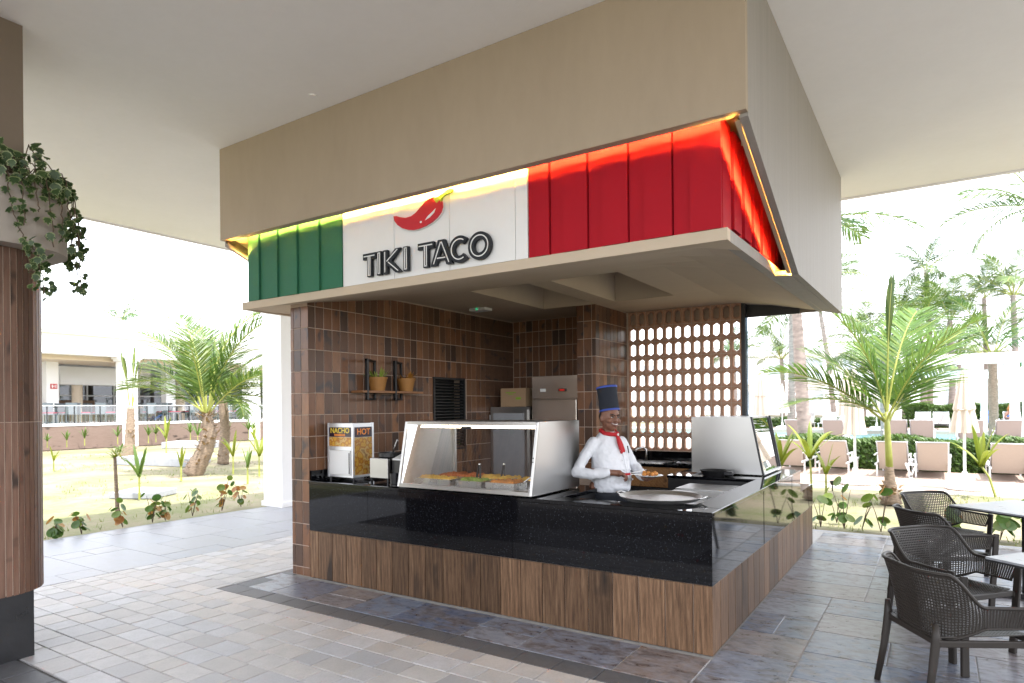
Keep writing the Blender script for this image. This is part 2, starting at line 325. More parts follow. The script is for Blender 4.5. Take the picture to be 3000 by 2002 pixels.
# people and kitchen
MT['skin'] = M('brown_skin', (.19,.085,.052), .5, var=.08, vscale=30, sss=.08); MT['lip'] = M('lip', (.16,.05,.045), .4); MT['teeth'] = M('teeth', (.75,.72,.66), .3); MT['eyew'] = M('eye_white', (.7,.68,.65), .25); MT['hair'] = M('black_hair', (.010,.009,.008), .6)
MT['cloth'] = M('white_chef_cloth', (.66,.67,.70), .85, var=.02, bmp=.15, bscale=14); MT['scarf'] = M('red_scarf', (.40,.008,.014), .75, bmp=.2, bscale=40)
MT['hat'] = M('navy_hat_cloth', (.011,.014,.022), .9, bmp=.1, bscale=60); MT['trim'] = M('blue_trim', (.03,.06,.30), .7); MT['trouser'] = M('dark_apron_cloth', (.010,.012,.018), .8)
MT['plate'] = M('white_ceramic', (.78,.78,.78), .15); MT['food'] = M('orange_food', (.50,.20,.04), .6, var=.4, vscale=60, bmp=.6, bscale=80)
MT['cheese'] = M('yellow_cheese', (.66,.42,.08), .55, var=.25, vscale=40, bmp=.5, bscale=60); MT['sausage'] = M('orange_mince', (.48,.15,.05), .6, var=.35, vscale=70, bmp=.7, bscale=70); MT['lettuce'] = M('green_lettuce', (.20,.30,.06), .6, var=.4, vscale=60, bmp=.6)
MT['terra'] = M('ochre_pot', (.33,.15,.035), .6, var=.12, vscale=10, bmp=.2); MT['succ'] = leafm('succulent_green', (.22,.32,.04), (.36,.42,.10), .2); MT['succo'] = leafm('dry_orange_plant', (.33,.13,.02), (.45,.22,.04), .2)
MT['shelfwood'] = M('shelf_wood', (.26,.12,.05), .5, var=.15); MT['card'] = M('cardboard', (.36,.24,.14), .85, var=.06)
MT['led'] = M('amber_led_strip', (1,.6,.25), .5, emit=(1,.52,.10), estr=640)
MT['exitled'] = M('small_green_led', (.1,.8,.4), .4, emit=(.1,1,.45), estr=.06); MT['reddisp'] = M('red_led_display', (.08,.005,.005), .3, emit=(1,.04,.02), estr=.12)
MT['signred'] = M('red_exit_sign', (.50,.02,.02), .5)
MT['wicker'] = M('grey_wicker', (.085,.105,.115), .7, var=.2, vscale=40); MT['cush'] = M('red_cushion', (.35,.02,.06), .8)
MT['int'] = M('interior_grey', (.30,.31,.33), .7, var=.1); MT['bluew'] = M('pale_blue_wall', (.30,.42,.72), .7)

MT['pinkwood'] = plank_mat('pale_pinkish_cladding', [(.11,.08,.066),(.14,.10,.083),(.165,.12,.10),(.18,.135,.112)], .6)
MT['hwin'] = M('pale_far_window', (.42,.47,.52), .3)
MT['palmb'] = leafm('palm_leaf_bright', (.05,.12,.012), (.10,.19,.022), .35, c3=(.16,.22,.03))
MT['pansteel'] = M('worn_pan_steel', (.80,.79,.77), .42, 1, var=.05, vscale=8)
# ============================================================ SETTING
def sheet(name, x0,x1,y0,y1,z, mat, n=1, parent=None):
    return MB().add([(x0,y0,z),(x1,y0,z),(x1,y1,z),(x0,y1,z)], [(0,1,2,3)]).build(name, mat, parent)
HC, HB = .9331, .4554         # counter height, plank base height
g = MB().add([(-400,-60,-.03),(400,-60,-.03),(400,600,-.03),(-400,600,-.03)], [(0,1,2,3)]).build('ground', MT['ground']); tag(g, 'sandy lawn with patchy dry grass around the terrace', 'ground', kind='structure')
floor = MB().box(-8.2, 14, -14, 5.0, -.25, -.012).build('floor', MT['joint']); tag(floor, 'covered terrace floor of pavers and slate', 'floor', kind='structure')
kerb = MB().box(-8.28, -8.203, -14, 5.0, -.25, -.004).box(-8.28, 14, 5.003, 5.08, -.25, -.004).build('terrace_edging', MT['concrete']); tag(kerb, 'thin pale stone edging between terrace floor and lawn', 'edging', kind='structure')
def tile_mesh(name, w, d, h, mat, bev=.004):
    x, y = w/2, d/2; b = bev
    v = [(-x,-y,-h),(x,-y,-h),(x,y,-h),(-x,y,-h),(-x,-y,-b),(x,-y,-b),(x,y,-b),(-x,y,-b),(-x+b,-y+b,0),(x-b,-y+b,0),(x-b,y-b,0),(-x+b,y-b,0)]
    f = [(0,1,5,4),(1,2,6,5),(2,3,7,6),(3,0,4,7),(4,5,9,8),(5,6,10,9),(6,7,11,10),(7,4,8,11),(8,9,10,11)]
    return MB().add(v,f).mesh(name, mat)
def lay(tiles, part, mat, matm, far_name, limit=300, key=None, gap=.005, h=.03, lift=.0012):
    """tiles: (cx,cy,w,d); the nearest `limit` become objects, the rest one mesh"""
    C = Vector((1.216,-4.23)); tiles = sorted(tiles, key=key or (lambda q: (Vector(q[:2])-C).length+(0 if in_frame(q) else 50))); cache = {}; far = MB()
    for i,(cx,cy,w,d) in enumerate(tiles):
        z = rnd.uniform(-lift, lift)
        if i < limit:
            k = (round(w,3), round(d,3))
            if k not in cache: cache[k] = tile_mesh(part, w-gap, d-gap, h, mat)
            o = obj(part, cache[k], floor, loc=(cx,cy,z))
        else: far.box(cx-w/2+gap/2, cx+w/2-gap/2, cy-d/2+gap/2, cy+d/2-gap/2, -h, z)
    if far.v: tag(far.build(far_name, matm, floor), kind='stuff')
# --- staggered weathered pavers, courses along x
pav = []; y = -.715 - .1875*16
row = 0
while y < 4.9:
    x = -5.765; xe = -.2 if y < -.72 else -4.30
    if y > -.9 and y+.1875 > -.71 and y < -.71: pass
    seq = [(.28,.2),(.2,.28,.28),(.24,.28,.2)][row % 3]; k = row*5; x -= (row*.083) % .2; 
    while x < xe:
        w = seq[k % len(seq)] * rnd.choice((1,1,1.0)); k += 1; x0 = max(x, -5.765); x1 = min(x+w, xe if y > -.72 else 6)
        if x1-x0 > .018 and x1 > -5.76: pav.append(((x0+x1)/2, y+.09375, x1-x0, .1875))
        x += w
    y += .1875; row += 1
def in_frame(q):
    d = Vector((q[0]-1.216, q[1]+4.23)); z = d.x*_fwd.x + d.y*_fwd.y; u = d.x*_right.x + d.y*_right.y
    return z > 1.8 and abs(u) < z*.83
def in_view(q):
    d = Vector((q[0]-1.216, q[1]+4.23)); z = d.x*_fwd.x + d.y*_fwd.y; u = d.x*_right.x + d.y*_right.y
    return z > .3 and abs(u) < z*1.1+1.5
pav = [q for q in pav if in_view(q) and not (q[1] < -2.42)]
lay(pav, 'paver', MT['paver'], MT['paverm'], 'far_pavers')
# --- charcoal border strip round the kiosk
strip = []
x = -4.28
while x < 3.5: strip.append((x+.145, -.622, .29, .19)); x += .29
y = -.527
while y < 4.6: strip.append((-4.185, y+.145, .19, .29)); y += .29
for r_ in range(5):
    for c_ in range(14): strip.append((-5.0+c_*.29+.145, -2.515-r_*.19, .29, .19))
lay([s for s in strip if in_view(s)], 'border_paver', MT['char'], MT['char'], 'far_border')
# --- slate in a random modular pattern on a .2365 grid
def pattern(nx, ny, seed, blocked=None):
    r = random.Random(seed); occ = {}; out = []
    for j in range(ny):
        for i in range(nx):
            if (i,j) in occ or (blocked and blocked(i,j)): continue
            opts = [(3,2),(2,2),(2,1),(2,2),(1,1),(1,2),(2,1)]; r.shuffle(opts)
            if r.random() < .55: opts = [(3,2),(2,2)] + opts
            for w,h in opts + [(1,1)]:
                if all((i+a < nx and j+b < ny and (i+a,j+b) not in occ and not (blocked and blocked(i+a,j+b))) for a in range(w) for b in range(h)):
                    for a in range(w):
                        for b in range(h): occ[(i+a,j+b)] = 1
                    out.append((i,j,w,h)); break
    return out
Gm = .2365
slt = []
for i,j,w,h in pattern(17, 23, 5, None):                      # right of the counter
    slt.append((.0+(i+w/2)*Gm, -.527+(j+h/2)*Gm, w*Gm, h*Gm))
for i,j,w,h in pattern(18, 2, 9, None):                       # in front of the counter
    slt.append((-(i+w/2)*Gm + .0, -.527+(j+h/2)*Gm*1.03, w*Gm, h*Gm*1.03))
slt = [s for s in slt if in_view(s) and s[1]-s[3]/2 < 5.0]
lay(slt, 'slate_tile', MT['slate'], MT['slatem'], 'far_slate', gap=.005, lift=.0006)
sheet('slate_bedding', -4.28, 6, -.527, 4.99, -.0035, MT['slategrout'], parent=floor)
# --- grey stone path along the lawn
pt = []
for i,j,w,h in pattern(7, 28, 21): pt.append((-8.19+(i+w/2)*.346, -4.4+(j+h/2)*.346, w*.346, h*.346))
far = MB()
for cx,cy,w,d in pt: far.box(cx-w/2+.003, cx+w/2-.003, cy-d/2+.003, cy+d/2-.003, -.03, rnd.uniform(-.001,.001))
tag(far.build('path_stones', MT['path'], floor), kind='stuff')

# ============================================================ ROOF over everything
CZ = 4.2
roof = MB().box(-8.22, 5.6, -5.6, 4.86, CZ, CZ+.55).box(-8.26, 5.6, 4.863, 4.9, CZ-.02, CZ+.6).box(-8.26, -8.223, -5.6, 4.86, CZ-.02, CZ+.6)
o = roof.build('terrace_roof', MT['ceil']); tag(o, 'white flat concrete roof over the terrace, smooth ceiling', 'roof', kind='structure')
# small ceiling cap and scuff
mb = MB().tube([(-3.05,-.62,CZ+.01),(-3.05,-.62,CZ-.012)], .035, 16); o = mb.build('ceiling_box', MT['ceil']); tag(o, 'small round white junction cover on the ceiling left of the fascia', 'ceiling fitting')
# white pillar at the lawn edge
p = MB().box(-8.42,-7.93,2.80,3.30,0,CZ).box(-8.45,-7.90,2.77,3.33,0,.08); o = p.build('white_pillar', MT['white']); tag(o, 'square white pillar at the lawn edge left of the kiosk', 'pillar')

# ============================================================ KIOSK CANOPY
can = thing('kiosk_canopy', 'tan box canopy of the taco kiosk with striped sign boards', 'canopy', (-2.2,1.8,2.637))
FXL, FXR, FZ = -4.64, .286, 3.289
YL, YR = -.39, -.436
# front fascia (slightly skewed) with thickness .05
MB().hexa([(FXL-.05,YL,FZ+.01),(FXR+.05,YR,FZ),(FXR+.05,YR+.05,FZ),(FXL-.05,YL+.05,FZ+.01),(FXL-.05,YL,CZ-.002),(FXR+.05,YR,CZ-.002),(FXR+.05,YR+.05,CZ-.002),(FXL-.05,YL+.05,CZ-.002)]).build('front_fascia', MT['tan'], can)
# side fascias: lower edge slopes down to the soffit, then runs level
def sl(y): return FZ + (y-YR)/(1.21-YR)*(2.635-FZ)
def side(x0, x1, yf, name):
    poly = [(yf,sl(yf)),(1.21,2.635),(4.02,2.66),(4.02,CZ-.002),(yf,CZ-.002)]
    MB().prism(poly, x0, x1, 'x').build(name, MT['tanboard'], can)
side(FXR+.001, FXR+.0505, YR+.051, 'side_fascia'); side(FXL-.0505, FXL-.001, YL+.051, 'side_fascia')
MB().box(FXL, FXR, 3.98, 4.02, 2.70, CZ-.002).build('back_fascia', MT['tan'], can)
# LED channels tucked behind the fascia edges: a base, a low lip and the strip
def sl(y): return FZ + (y-YR)/(1.21-YR)*(2.635-FZ)
def run(name, mat, o0, o1, h0, h1):       # along the front fascia: o0..o1 behind the inner face, h0..h1 above its edge
    e_ = .05 if name == 'led_strip' else 0; a, b, c, d = (FXL+.004+e_,YL+.051), (FXR-.004-e_,YR+.051), o0, o1; zl, zr = FZ+.01, FZ
    MB().hexa([(a[0],a[1]+c,zl+h0),(b[0],b[1]+c,zr+h0),(b[0],b[1]+d,zr+h0),(a[0],a[1]+d,zl+h0),(a[0],a[1]+c,zl+h1),(b[0],b[1]+c,zr+h1),(b[0],b[1]+d,zr+h1),(a[0],a[1]+d,zl+h1)]).build(name, mat, can)
def srun(name, mat, o0, o1, h0, h1):
    for s, xf in ((-1,FXR),(1,FXL)):
        x0, x1 = sorted((xf+s*o0, xf+s*o1)); ya_, yb_ = (YR+.14 if name == 'led_strip' else YR+.075), 1.19
        MB().hexa([(x0,ya_,sl(ya_)+h0),(x1,ya_,sl(ya_)+h0),(x1,yb_,sl(yb_)+h0),(x0,yb_,sl(yb_)+h0),(x0,ya_,sl(ya_)+h1),(x1,ya_,sl(ya_)+h1),(x1,yb_,sl(yb_)+h1),(x0,yb_,sl(yb_)+h1)]).build(name, mat, can)
for fn in (run, srun):
    fn('spill_block_lining', MT['darkgap'], .0001, .0004, .0135, .10); fn('led_channel', MT['tan'], .0005, .0300, .002, .006); fn('led_channel', MT['tan'], .0285, .0300, .0065, .0150); fn('led_strip', MT['led'], .0006, .0050, .0065, .0160); fn('spill_block_strip', MT['darkgap'], .0005, .0120, .0166, .0185)  # black lining and strip over the LED are added to block spill
# slab ring (front, left, right, back) and inner ceiling with two wells
SZ0, SZ1, IZ = 2.637, 2.713, 2.86
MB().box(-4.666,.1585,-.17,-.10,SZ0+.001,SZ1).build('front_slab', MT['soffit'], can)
MB().hexa([(.09,-.0995,SZ0+.001),(.1585,-.0995,SZ0+.001),(.1585,3.97,SZ0+.06),(.09,3.97,SZ0+.06),(.09,-.0995,SZ1),(.1585,-.0995,SZ1),(.1585,3.97,SZ1+.06),(.09,3.97,SZ1+.06)]).build('side_slab', MT['tanboard'], can)
MB().box(-4.666,-4.60,-.0995,3.97,SZ0+.001,SZ1).build('side_slab', MT['tan'], can)
MB().hexa([(.159,1.22,SZ0+.005),(.284,1.22,SZ0-.004),(.284,3.97,SZ0+.025),(.159,3.97,SZ0+.050),(.159,1.22,SZ0+.04),(.284,1.22,SZ0+.04),(.284,3.97,SZ0+.08),(.159,3.97,SZ0+.08)]).build('soffit_strip', MT['tanboard'], can)
MB().box(-3.89,-.10,3.93,3.975,2.69,2.95).build('back_beam', MT['black'], can)
def zc(x,y): return SZ0+.223*max(0,min(1,(y+.17)/1.42,(.1585-x)/.80,(x+4.666)/.75))+(.055*(y+.17)/4.1*max(0,1-(.1585-x)/.80))
xs = [-4.666,-3.916,-2.90,-2.18,-1.93,-1.22,-.8,-.4,-.1,.1585]; ys = [-.17,.2,.6,1.0,1.32,2.1,2.86,3.93]
cm = MB(); cm.v = [(x,y,zc(x,y)) for y in ys for x in xs]; nx_ = len(xs)
for jj in range(len(ys)-1):
    for ii in range(nx_-1):
        if jj in (4,5) and ii in (2,4): continue
        cm.f.append((jj*nx_+ii,(jj+1)*nx_+ii,(jj+1)*nx_+ii+1,jj*nx_+ii+1)); cm.m.append(0)
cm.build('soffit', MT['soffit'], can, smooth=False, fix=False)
for x0,x1 in ((-2.90,-2.18),(-1.93,-1.22)):
    w = MB(); a = .002
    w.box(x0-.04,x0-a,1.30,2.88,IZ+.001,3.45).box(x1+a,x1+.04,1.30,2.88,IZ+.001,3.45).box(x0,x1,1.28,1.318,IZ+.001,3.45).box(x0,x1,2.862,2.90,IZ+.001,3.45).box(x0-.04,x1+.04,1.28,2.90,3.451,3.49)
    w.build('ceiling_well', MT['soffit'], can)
MB().box(-4.55,.12,-.10,3.9,3.60,3.64).build('roof_deck', MT['tan'], can)
MB().box(FXL+.002,FXR-.002,YR+.0515,-.105,3.408,3.425).build('spill_block_lid', MT['darkgap'], can)  # added unseen black lid, keeps LED bounce off the lower boards
# sign boards: wide proud board + narrow set-back board per .305 m bay
PT = 3.405
def bay(x0, x1, mat, k):
    w = x1-x0
    MB().box(x0+.004, x0+w*.36, -.165, -.125, SZ1+.001, PT).build('sign_board', mat, can)
    MB().box(x0+w*.36+.001, x1-.004, -.183, -.125, SZ1+.001, PT).build('sign_board', mat, can)
gx = [-4.575,-4.374,-4.093,-3.806,-3.499,-3.198]
wx = [-3.198,-2.892,-2.58,-2.285,-1.989,-1.683,-1.373,-1.267]
rx = [-1.267,-1.081,-.78,-.483,-.182,.131]
for xs_, m_ in ((gx,MT['green']),(rx,MT['red'])):
    for k in range(len(xs_)-1): bay(xs_[k], xs_[k+1], m_, k)
for k in range(len(wx)-1):
    x0,x1 = wx[k],wx[k+1]
    MB().box(x0+.0015,x1-.0015,-.176 if k%2 else -.172,-.125,SZ1+.001,PT).build('sign_board', MT['wpaint'], can)
MB().box(-4.56,.125,-.124,-.10,SZ1+.001,PT-.01).build('board_backing', MT['darkgap'], can)
yy = [-.165,.11,.39,.67,.95,1.22,1.5,1.78]
for k in range(7):
    a,b = yy[k],yy[k+1]; top = SZ1+.09
    MB().box(.085,.131 if k else .1305,a+.004,a+.19,SZ1+(.001 if k==0 else .056),PT).build('sign_board', MT['red'], can)
    MB().box(.085,.112,a+.191,b-.002,SZ1+(.001 if k==0 else .056),PT).build('sign_board', MT['red'], can)
    MB().box(-4.575,-4.53,a+.004,b-.004,SZ1+.1,PT).build('sign_board', MT['green'], can)
# recessed downlight and emergency light
t = thing('downlight', 'small round recessed downlight in the soffit near the right corner', 'light', (-.50,1.62,2.838))
MB().lathe([(.055,0),(.055,-.006),(.042,-.008),(.040,.0)], (-.50,1.62,2.838), 20).build('ring', MT['alu'], t)
MB().lathe([(.039,-.001),(.02,-.004)], (-.50,1.62,2.838), 16).build('lens', MT['blackpl'], t)
t = thing('emergency_light', 'slim white emergency light with green indicator on the kiosk ceiling', 'light', (-3.5,2.34,IZ))
MB().box(-3.62,-3.38,2.26,2.42,IZ-.035,IZ-.001).build('housing', MT['wpaint'], t, bevel=.006)
MB().ball((-3.50,2.255,IZ-.02),.016).build('indicator', MT['exitled'], t)

# ------------------------------------------------------------ sign: lettering and chili
YS = -.186
def letters():
    H = .20; z0 = 2.754; S = thing('letter_sign', 'dark raised TIKI TACO lettering with thin white inlay lines', 'sign', (-2.24,YS,z0))
    def stroke(name, outer, inl):
        g = MB()
        for poly in outer: g.prism(poly, YS-.030, YS-.002, 'y')
        L = g.build(name, MT['signdark'], S)
        h = MB()
        for a,b,w in inl: h.bar((a[0],YS-.0315,a[1]),(b[0],YS-.0315,b[1]), .003, w, up=(0,1,0)) if False else h.hexa(_ribbon(a,b,w))
        if inl: h.build('inlay', MT['wpaint'], L)
        return L
    def _ribbon(a,b,w):
        d = Vector((b[0]-a[0],b[1]-a[1])); n = Vector((-d.y,d.x)).normalized()*w/2
        q = [(a[0]+n.x,a[1]+n.y),(b[0]+n.x,b[1]+n.y),(b[0]-n.x,b[1]-n.y),(a[0]-n.x,a[1]-n.y)]
        return [(x,YS-.0335,z) for x,z in q]+[(x,YS-.0295,z) for x,z in q]
    def seg(a,b,w): # solid bar polygon
        d = Vector((b[0]-a[0],b[1]-a[1])); n = Vector((-d.y,d.x)).normalized()*w/2
        return [(a[0]+n.x,a[1]+n.y),(b[0]+n.x,b[1]+n.y),(b[0]-n.x,b[1]-n.y),(a[0]-n.x,a[1]-n.y)]
    sw = .052; iw = .008
    def Tl(x,w):
        c = x+w/2
        stroke('letter_t', [[(x,z0+H),(x+w,z0+H),(x+w,z0+H-sw),(c+sw/2,z0+H-sw),(c+sw/2,z0),(c-sw/2,z0),(c-sw/2,z0+H-sw),(x,z0+H-sw)]],
               [((x+.012,z0+H-.024),(x+w-.012,z0+H-.024),iw),((c-.010,z0+H-.026),(c-.010,z0+.012),iw),((c+.010,z0+H-.026),(c+.010,z0+.012),iw),((c-.014,z0+.012),(c+.014,z0+.012),iw)])
    def Il(x): stroke('letter_i', [[(x,z0+H),(x+sw,z0+H),(x+sw,z0),(x,z0)]], [((x+.016,z0+H-.014),(x+.016,z0+.014),iw),((x+.036,z0+H-.014),(x+.036,z0+.014),iw),((x+.012,z0+.014),(x+.04,z0+.014),iw),((x+.012,z0+H-.014),(x+.04,z0+H-.014),iw)])
    def Kl(x,w):
        m = z0+H*.5
        stroke('letter_k', [[(x,z0+H),(x+sw,z0+H),(x+sw,m+.024),(x+w-.058,z0+H),(x+w,z0+H),(x+sw+.046,m+.004),(x+w+.008,z0),(x+w-.056,z0),(x+sw,m-.03),(x+sw,z0),(x,z0)]],
               [((x+.025,z0+H-.014),(x+.025,z0+.014),iw),((x+.045,m+.004),(x+w-.034,z0+H-.010),iw),((x+.062,m-.004),(x+w-.026,z0+.012),iw)])
    def Al(x,w):
        c = x+w/2
        stroke('letter_a', [[(c-.034,z0+H),(c+.034,z0+H),(x+w,z0),(x+w-.056,z0),(x+w-.070,z0+.040),(x+.070,z0+.040),(x+.056,z0),(x,z0)],] if False else
               [[(c-.034,z0+H),(c,z0+H),(c,z0+H-.065),(c-.024,z0+.072),(c,z0+.072),(c,z0+.038),(x+.072,z0+.038),(x+.058,z0),(x,z0)],
                [(c+.0005,z0+H),(c+.034,z0+H),(x+w,z0),(x+w-.058,z0),(x+w-.072,z0+.038),(c+.0005,z0+.038),(c+.0005,z0+.072),(c+.024,z0+.072),(c+.0005,z0+H-.065)]],
               [((c-.004,z0+H-.018),(x+.030,z0+.014),iw),((c+.004,z0+H-.018),(x+w-.030,z0+.014),iw),((x+.066,z0+.056),(x+w-.066,z0+.056),iw)])
    def ring(name, cx, r, a0, a1, ho=1.0):
        n = 40; cz = z0+H/2; ro, ri, rm = r, r-.055, r-.027
        g = MB(); h = MB()
        for k in range(n):
            p0 = a0+(a1-a0)*k/n; p1 = a0+(a1-a0)*(k+1)/n
            q = [(cx+ro*ho*math.cos(p0),cz+ro*math.sin(p0)),(cx+ro*ho*math.cos(p1),cz+ro*math.sin(p1)),(cx+ri*ho*math.cos(p1),cz+ri*math.sin(p1)),(cx+ri*ho*math.cos(p0),cz+ri*math.sin(p0))]
            g.hexa([(x,YS-.030,z) for x,z in q]+[(x,YS-.002,z) for x,z in q])
            if .04 < (k+.5)/n < .96 or a1-a0 > 6:
                q = [(cx+(rm+.004)*ho*math.cos(p0),cz+(rm+.004)*math.sin(p0)),(cx+(rm+.004)*ho*math.cos(p1),cz+(rm+.004)*math.sin(p1)),(cx+(rm-.004)*ho*math.cos(p1),cz+(rm-.004)*math.sin(p1)),(cx+(rm-.004)*ho*math.cos(p0),cz+(rm-.004)*math.sin(p0))]
                h.hexa([(x,YS-.0335,z) for x,z in q]+[(x,YS-.0295,z) for x,z in q])
        L = g.build(name, MT['signdark'], S); h.build('inlay', MT['wpaint'], L)
    Tl(-2.905,.150); Il(-2.742); Kl(-2.672,.200); Il(-2.442)
    Tl(-2.285,.165); Al(-2.150,.215); ring('letter_c', -1.862, .105, R(45), R(315), 1.0); ring('letter_o', -1.672, .107, 0, 2*math.pi, 1.0)
letters()
t = thing('chili_sign', 'flat red chili pepper emblem with green stem on white boards', 'sign', (-2.3,YS,3.07))
body = [(-2.555,3.225),(-2.545,3.185),(-2.51,3.145),(-2.46,3.112),(-2.40,3.089),(-2.34,3.078),(-2.28,3.079),(-2.21,3.090),(-2.14,3.112),(-2.085,3.142),(-2.05,3.175),(-2.032,3.215),(-2.035,3.25),(-2.055,3.285),(-2.09,3.262),(-2.12,3.306),(-2.165,3.302),(-2.21,3.285),(-2.26,3.250),(-2.31,3.215),(-2.36,3.193),(-2.42,3.19),(-2.48,3.206),(-2.52,3.222)]
def outl(p, s, c): return [(c[0]+(x-c[0])*s, c[1]+(z-c[1])*s) for x,z in p]
MB().prism(outl(body,1.035,(-2.29,3.18)), YS-.008, YS-.001,'y').build('backing', MT['wpaint'], t)
MB().prism(body, YS-.022, YS-.0085,'y').build('pepper', MT['chili'], t)
stem = [(-2.125,3.292),(-2.09,3.252),(-2.06,3.272),(-2.045,3.250),(-2.03,3.288),(-2.0,3.302),(-1.965,3.308),(-1.94,3.312),(-1.930,3.334),(-1.95,3.343),(-2.0,3.328),(-2.045,3.310),(-2.075,3.298)]
MB().prism(stem, YS-.024, YS-.0225+.014,'y').build('stem', MT['stem'], t)
MB().prism([(-2.21,3.135),(-2.16,3.15),(-2.115,3.18),(-2.10,3.212),(-2.135,3.19),(-2.18,3.165)], YS-.0245, YS-.0225,'y').build('highlight', MT['wpaint'], t)
MB().prism([(-2.255+.011*math.cos(a*.785),3.128+.009*math.sin(a*.785)) for a in range(8)], YS-.0245, YS-.0225,'y').build('highlight', MT['wpaint'], t)

# ============================================================ TILED WALLS
TP, TH = .107, .2125
def tiled(part, root, plane, c0, a0, a1, z0, z1, zref, limit, far, skip=None, nrm=1, aref=None, thick=.004, score=None):
    """plane 'x': wall at x=c0 running along y; plane 'y': wall at y=c0 running along x"""
    cache = {}; items = []
    k0 = math.floor((z0-zref)/TH); aref = a0 if aref is None else aref; j0 = math.floor((a0-aref)/TP+1e-6)
    for r in range(int(k0), int(math.ceil((z1-zref)/TH))):
        lo, hi = max(z0, zref+r*TH), min(z1, zref+(r+1)*TH)
        if hi-lo < .02: continue
        for c in range(int(j0), int(math.ceil((a1-aref)/TP))):
            p, q = max(a0, aref+c*TP), min(a1, aref+(c+1)*TP)
            if q-p < .012 or (skip and skip((p+q)/2,(lo+hi)/2)): continue
            items.append(((p+q)/2,(lo+hi)/2,q-p,hi-lo))
    if score: items.sort(key=score)
    fm = MB(); g = .007
    for n,(a,z,w,h) in enumerate(items):
        dd = rnd.uniform(-.0012,.0012)
        if n < limit:
            k = (round(w,3),round(h,3))
            if k not in cache:
                m = tile_mesh(part, w-g, h-g, thick, MT['tile'], .0015); cache[k] = m
            o = obj(part, cache[k], root)
            o.rotation_euler = {('x',1):(R(90),0,R(90)), ('y',-1):(R(90),0,0)}[(plane,nrm)]
            o.location = (c0+thick+dd, a, z) if plane == 'x' else (a, c0-thick+dd, z)
        else:
            if plane == 'x': fm.box(c0, c0+thick, a-w/2+g/2, a+w/2-g/2, z-h/2+g/2, z+h/2-g/2)
            else: fm.box(a-w/2+g/2, a+w/2-g/2, c0-thick, c0, z-h/2+g/2, z+h/2-g/2)
    if fm.v: tag(fm.build(far, MT['tile'], root), kind='stuff')
LX = -3.894
lw = thing('tiled_side_wall', 'brown tiled wall at the left end of the kiosk with front pillar', 'wall', (-4.02,1.8,0))
wl = MB(); wl.box(-4.146,-3.905,.01,1.885,0,2.86).box(-4.146,-3.905,2.53,3.78,0,2.86).box(-4.146,-3.905,1.886,2.529,0,1.10).box(-4.146,-3.905,1.886,2.529,2.013,2.86).box(-4.146,-4.10,1.887,2.528,1.101,2.012)
wl.build('wall_core', MT['grout'], lw, weld=False)
inl = lambda y,z: (1.885 < y < 2.53 and z < 2.02 and z > 1.1) or (y < 1.885 and z < 1.02)
tiled('wall_tile', lw, 'y', .009, -4.147, -3.884, 0, 2.636, 2.634-TH*13, 60, 'far_tiles', nrm=-1, aref=-3.884-TP*3)
tiled('wall_tile', lw, 'x', -3.9045, .012, 3.695, .60, 2.86, 2.637-TH*13, 240, 'far_tiles', skip=inl, aref=.0, score=lambda q: q[0]+.15*abs(q[1]-1.9))
bwl = thing('tiled_back_wall', 'dark brown tiled wall at the back of the kiosk behind the fridge', 'wall', (-3.1,3.72,0))
MB().box(-3.904,-2.431,3.70,3.80,0,2.86).build('wall_core', MT['grout'], bwl)
tiled('wall_tile', bwl, 'y', 3.70, -3.898, -2.40, 1.55, 2.86, 2.70-TH*13, 200, 'far_tiles', nrm=-1)
colm = thing('tiled_column', 'square brown tiled column between fridge and breeze block screen', 'column', (-2.3,3.3,0))
MB().box(-2.43,-2.19,2.86,3.84,0,2.859).build('column_core', MT['grout'], colm)
tiled('wall_tile', colm, 'y', 2.86, -2.44, -2.18, .8, 2.858, 2.66-TH*13, 60, 'x', nrm=-1, aref=-2.18-TP*3+.05)
tiled('wall_tile', colm, 'x', -2.19, 2.852, 3.80, .8, 2.858, 2.66-TH*13, 120, 'x', aref=2.852)
# ------------------------------------------------------------ breeze block screen
scr = thing('breeze_block_screen', 'terracotta breeze block screen with elongated hexagon openings', 'screen', (-1.45,3.84,1.06))
BX0, BP, BZ0, BH = -2.170, .1203, 1.060, .2000
def block_mesh():
    w, h, d = BP-.006, BH-.006, .06; m = MB()
    def hexp(s): a, b, c = .040*s, .085*s, .058*s; return [(-a,-c),(0,-b),(a,-c),(a,c),(0,b),(-a,c)]
    def outp(): x,z = w/2,h/2; return [(-x,-z),(0,-z),(x,-z),(x,z),(0,z),(-x,z)]
    o = outp(); i0 = hexp(1.08); i1 = hexp(.94)
    L = [[(x,-d/2,z) for x,z in o],[(x,-d/2,z) for x,z in i0],[(x,-.012,z) for x,z in i1],[(x,.012,z) for x,z in i1],[(x,d/2,z) for x,z in i0],[(x,d/2,z) for x,z in o]]
    vs = [p for r in L for p in r]; fs = []
    for r in range(5):
        for k in range(6): fs.append((r*6+k, r*6+(k+1)%6, (r+1)*6+(k+1)%6, (r+1)*6+k))
    for k in range(6): fs.append((30+k, 30+(k+1)%6, (k+1)%6, k))
    return m.add(vs,fs)
MT['block'] = M('terracotta_block', (.42,.235,.15), .8, var=.12, vscale=10, bmp=.25, bscale=50)
bmsh = block_mesh().mesh('block', MT['block'])
for r in range(9):
    for c in range(12): obj('block', bmsh, scr, loc=(BX0+(c+.5)*BP, 3.84+rnd.uniform(-.002,.002), BZ0+(r+.5)*BH))
MB().box(BX0-.002, BX0+12*BP, 3.80,3.88, BZ0-.004, BZ0+.0005).build('mortar', MT['grout'], scr)
mo = MB()
for c in range(1,12): mo.box(BX0+c*BP-.0035, BX0+c*BP+.0035, 3.812, 3.868, BZ0+.001, BZ0+9*BH)
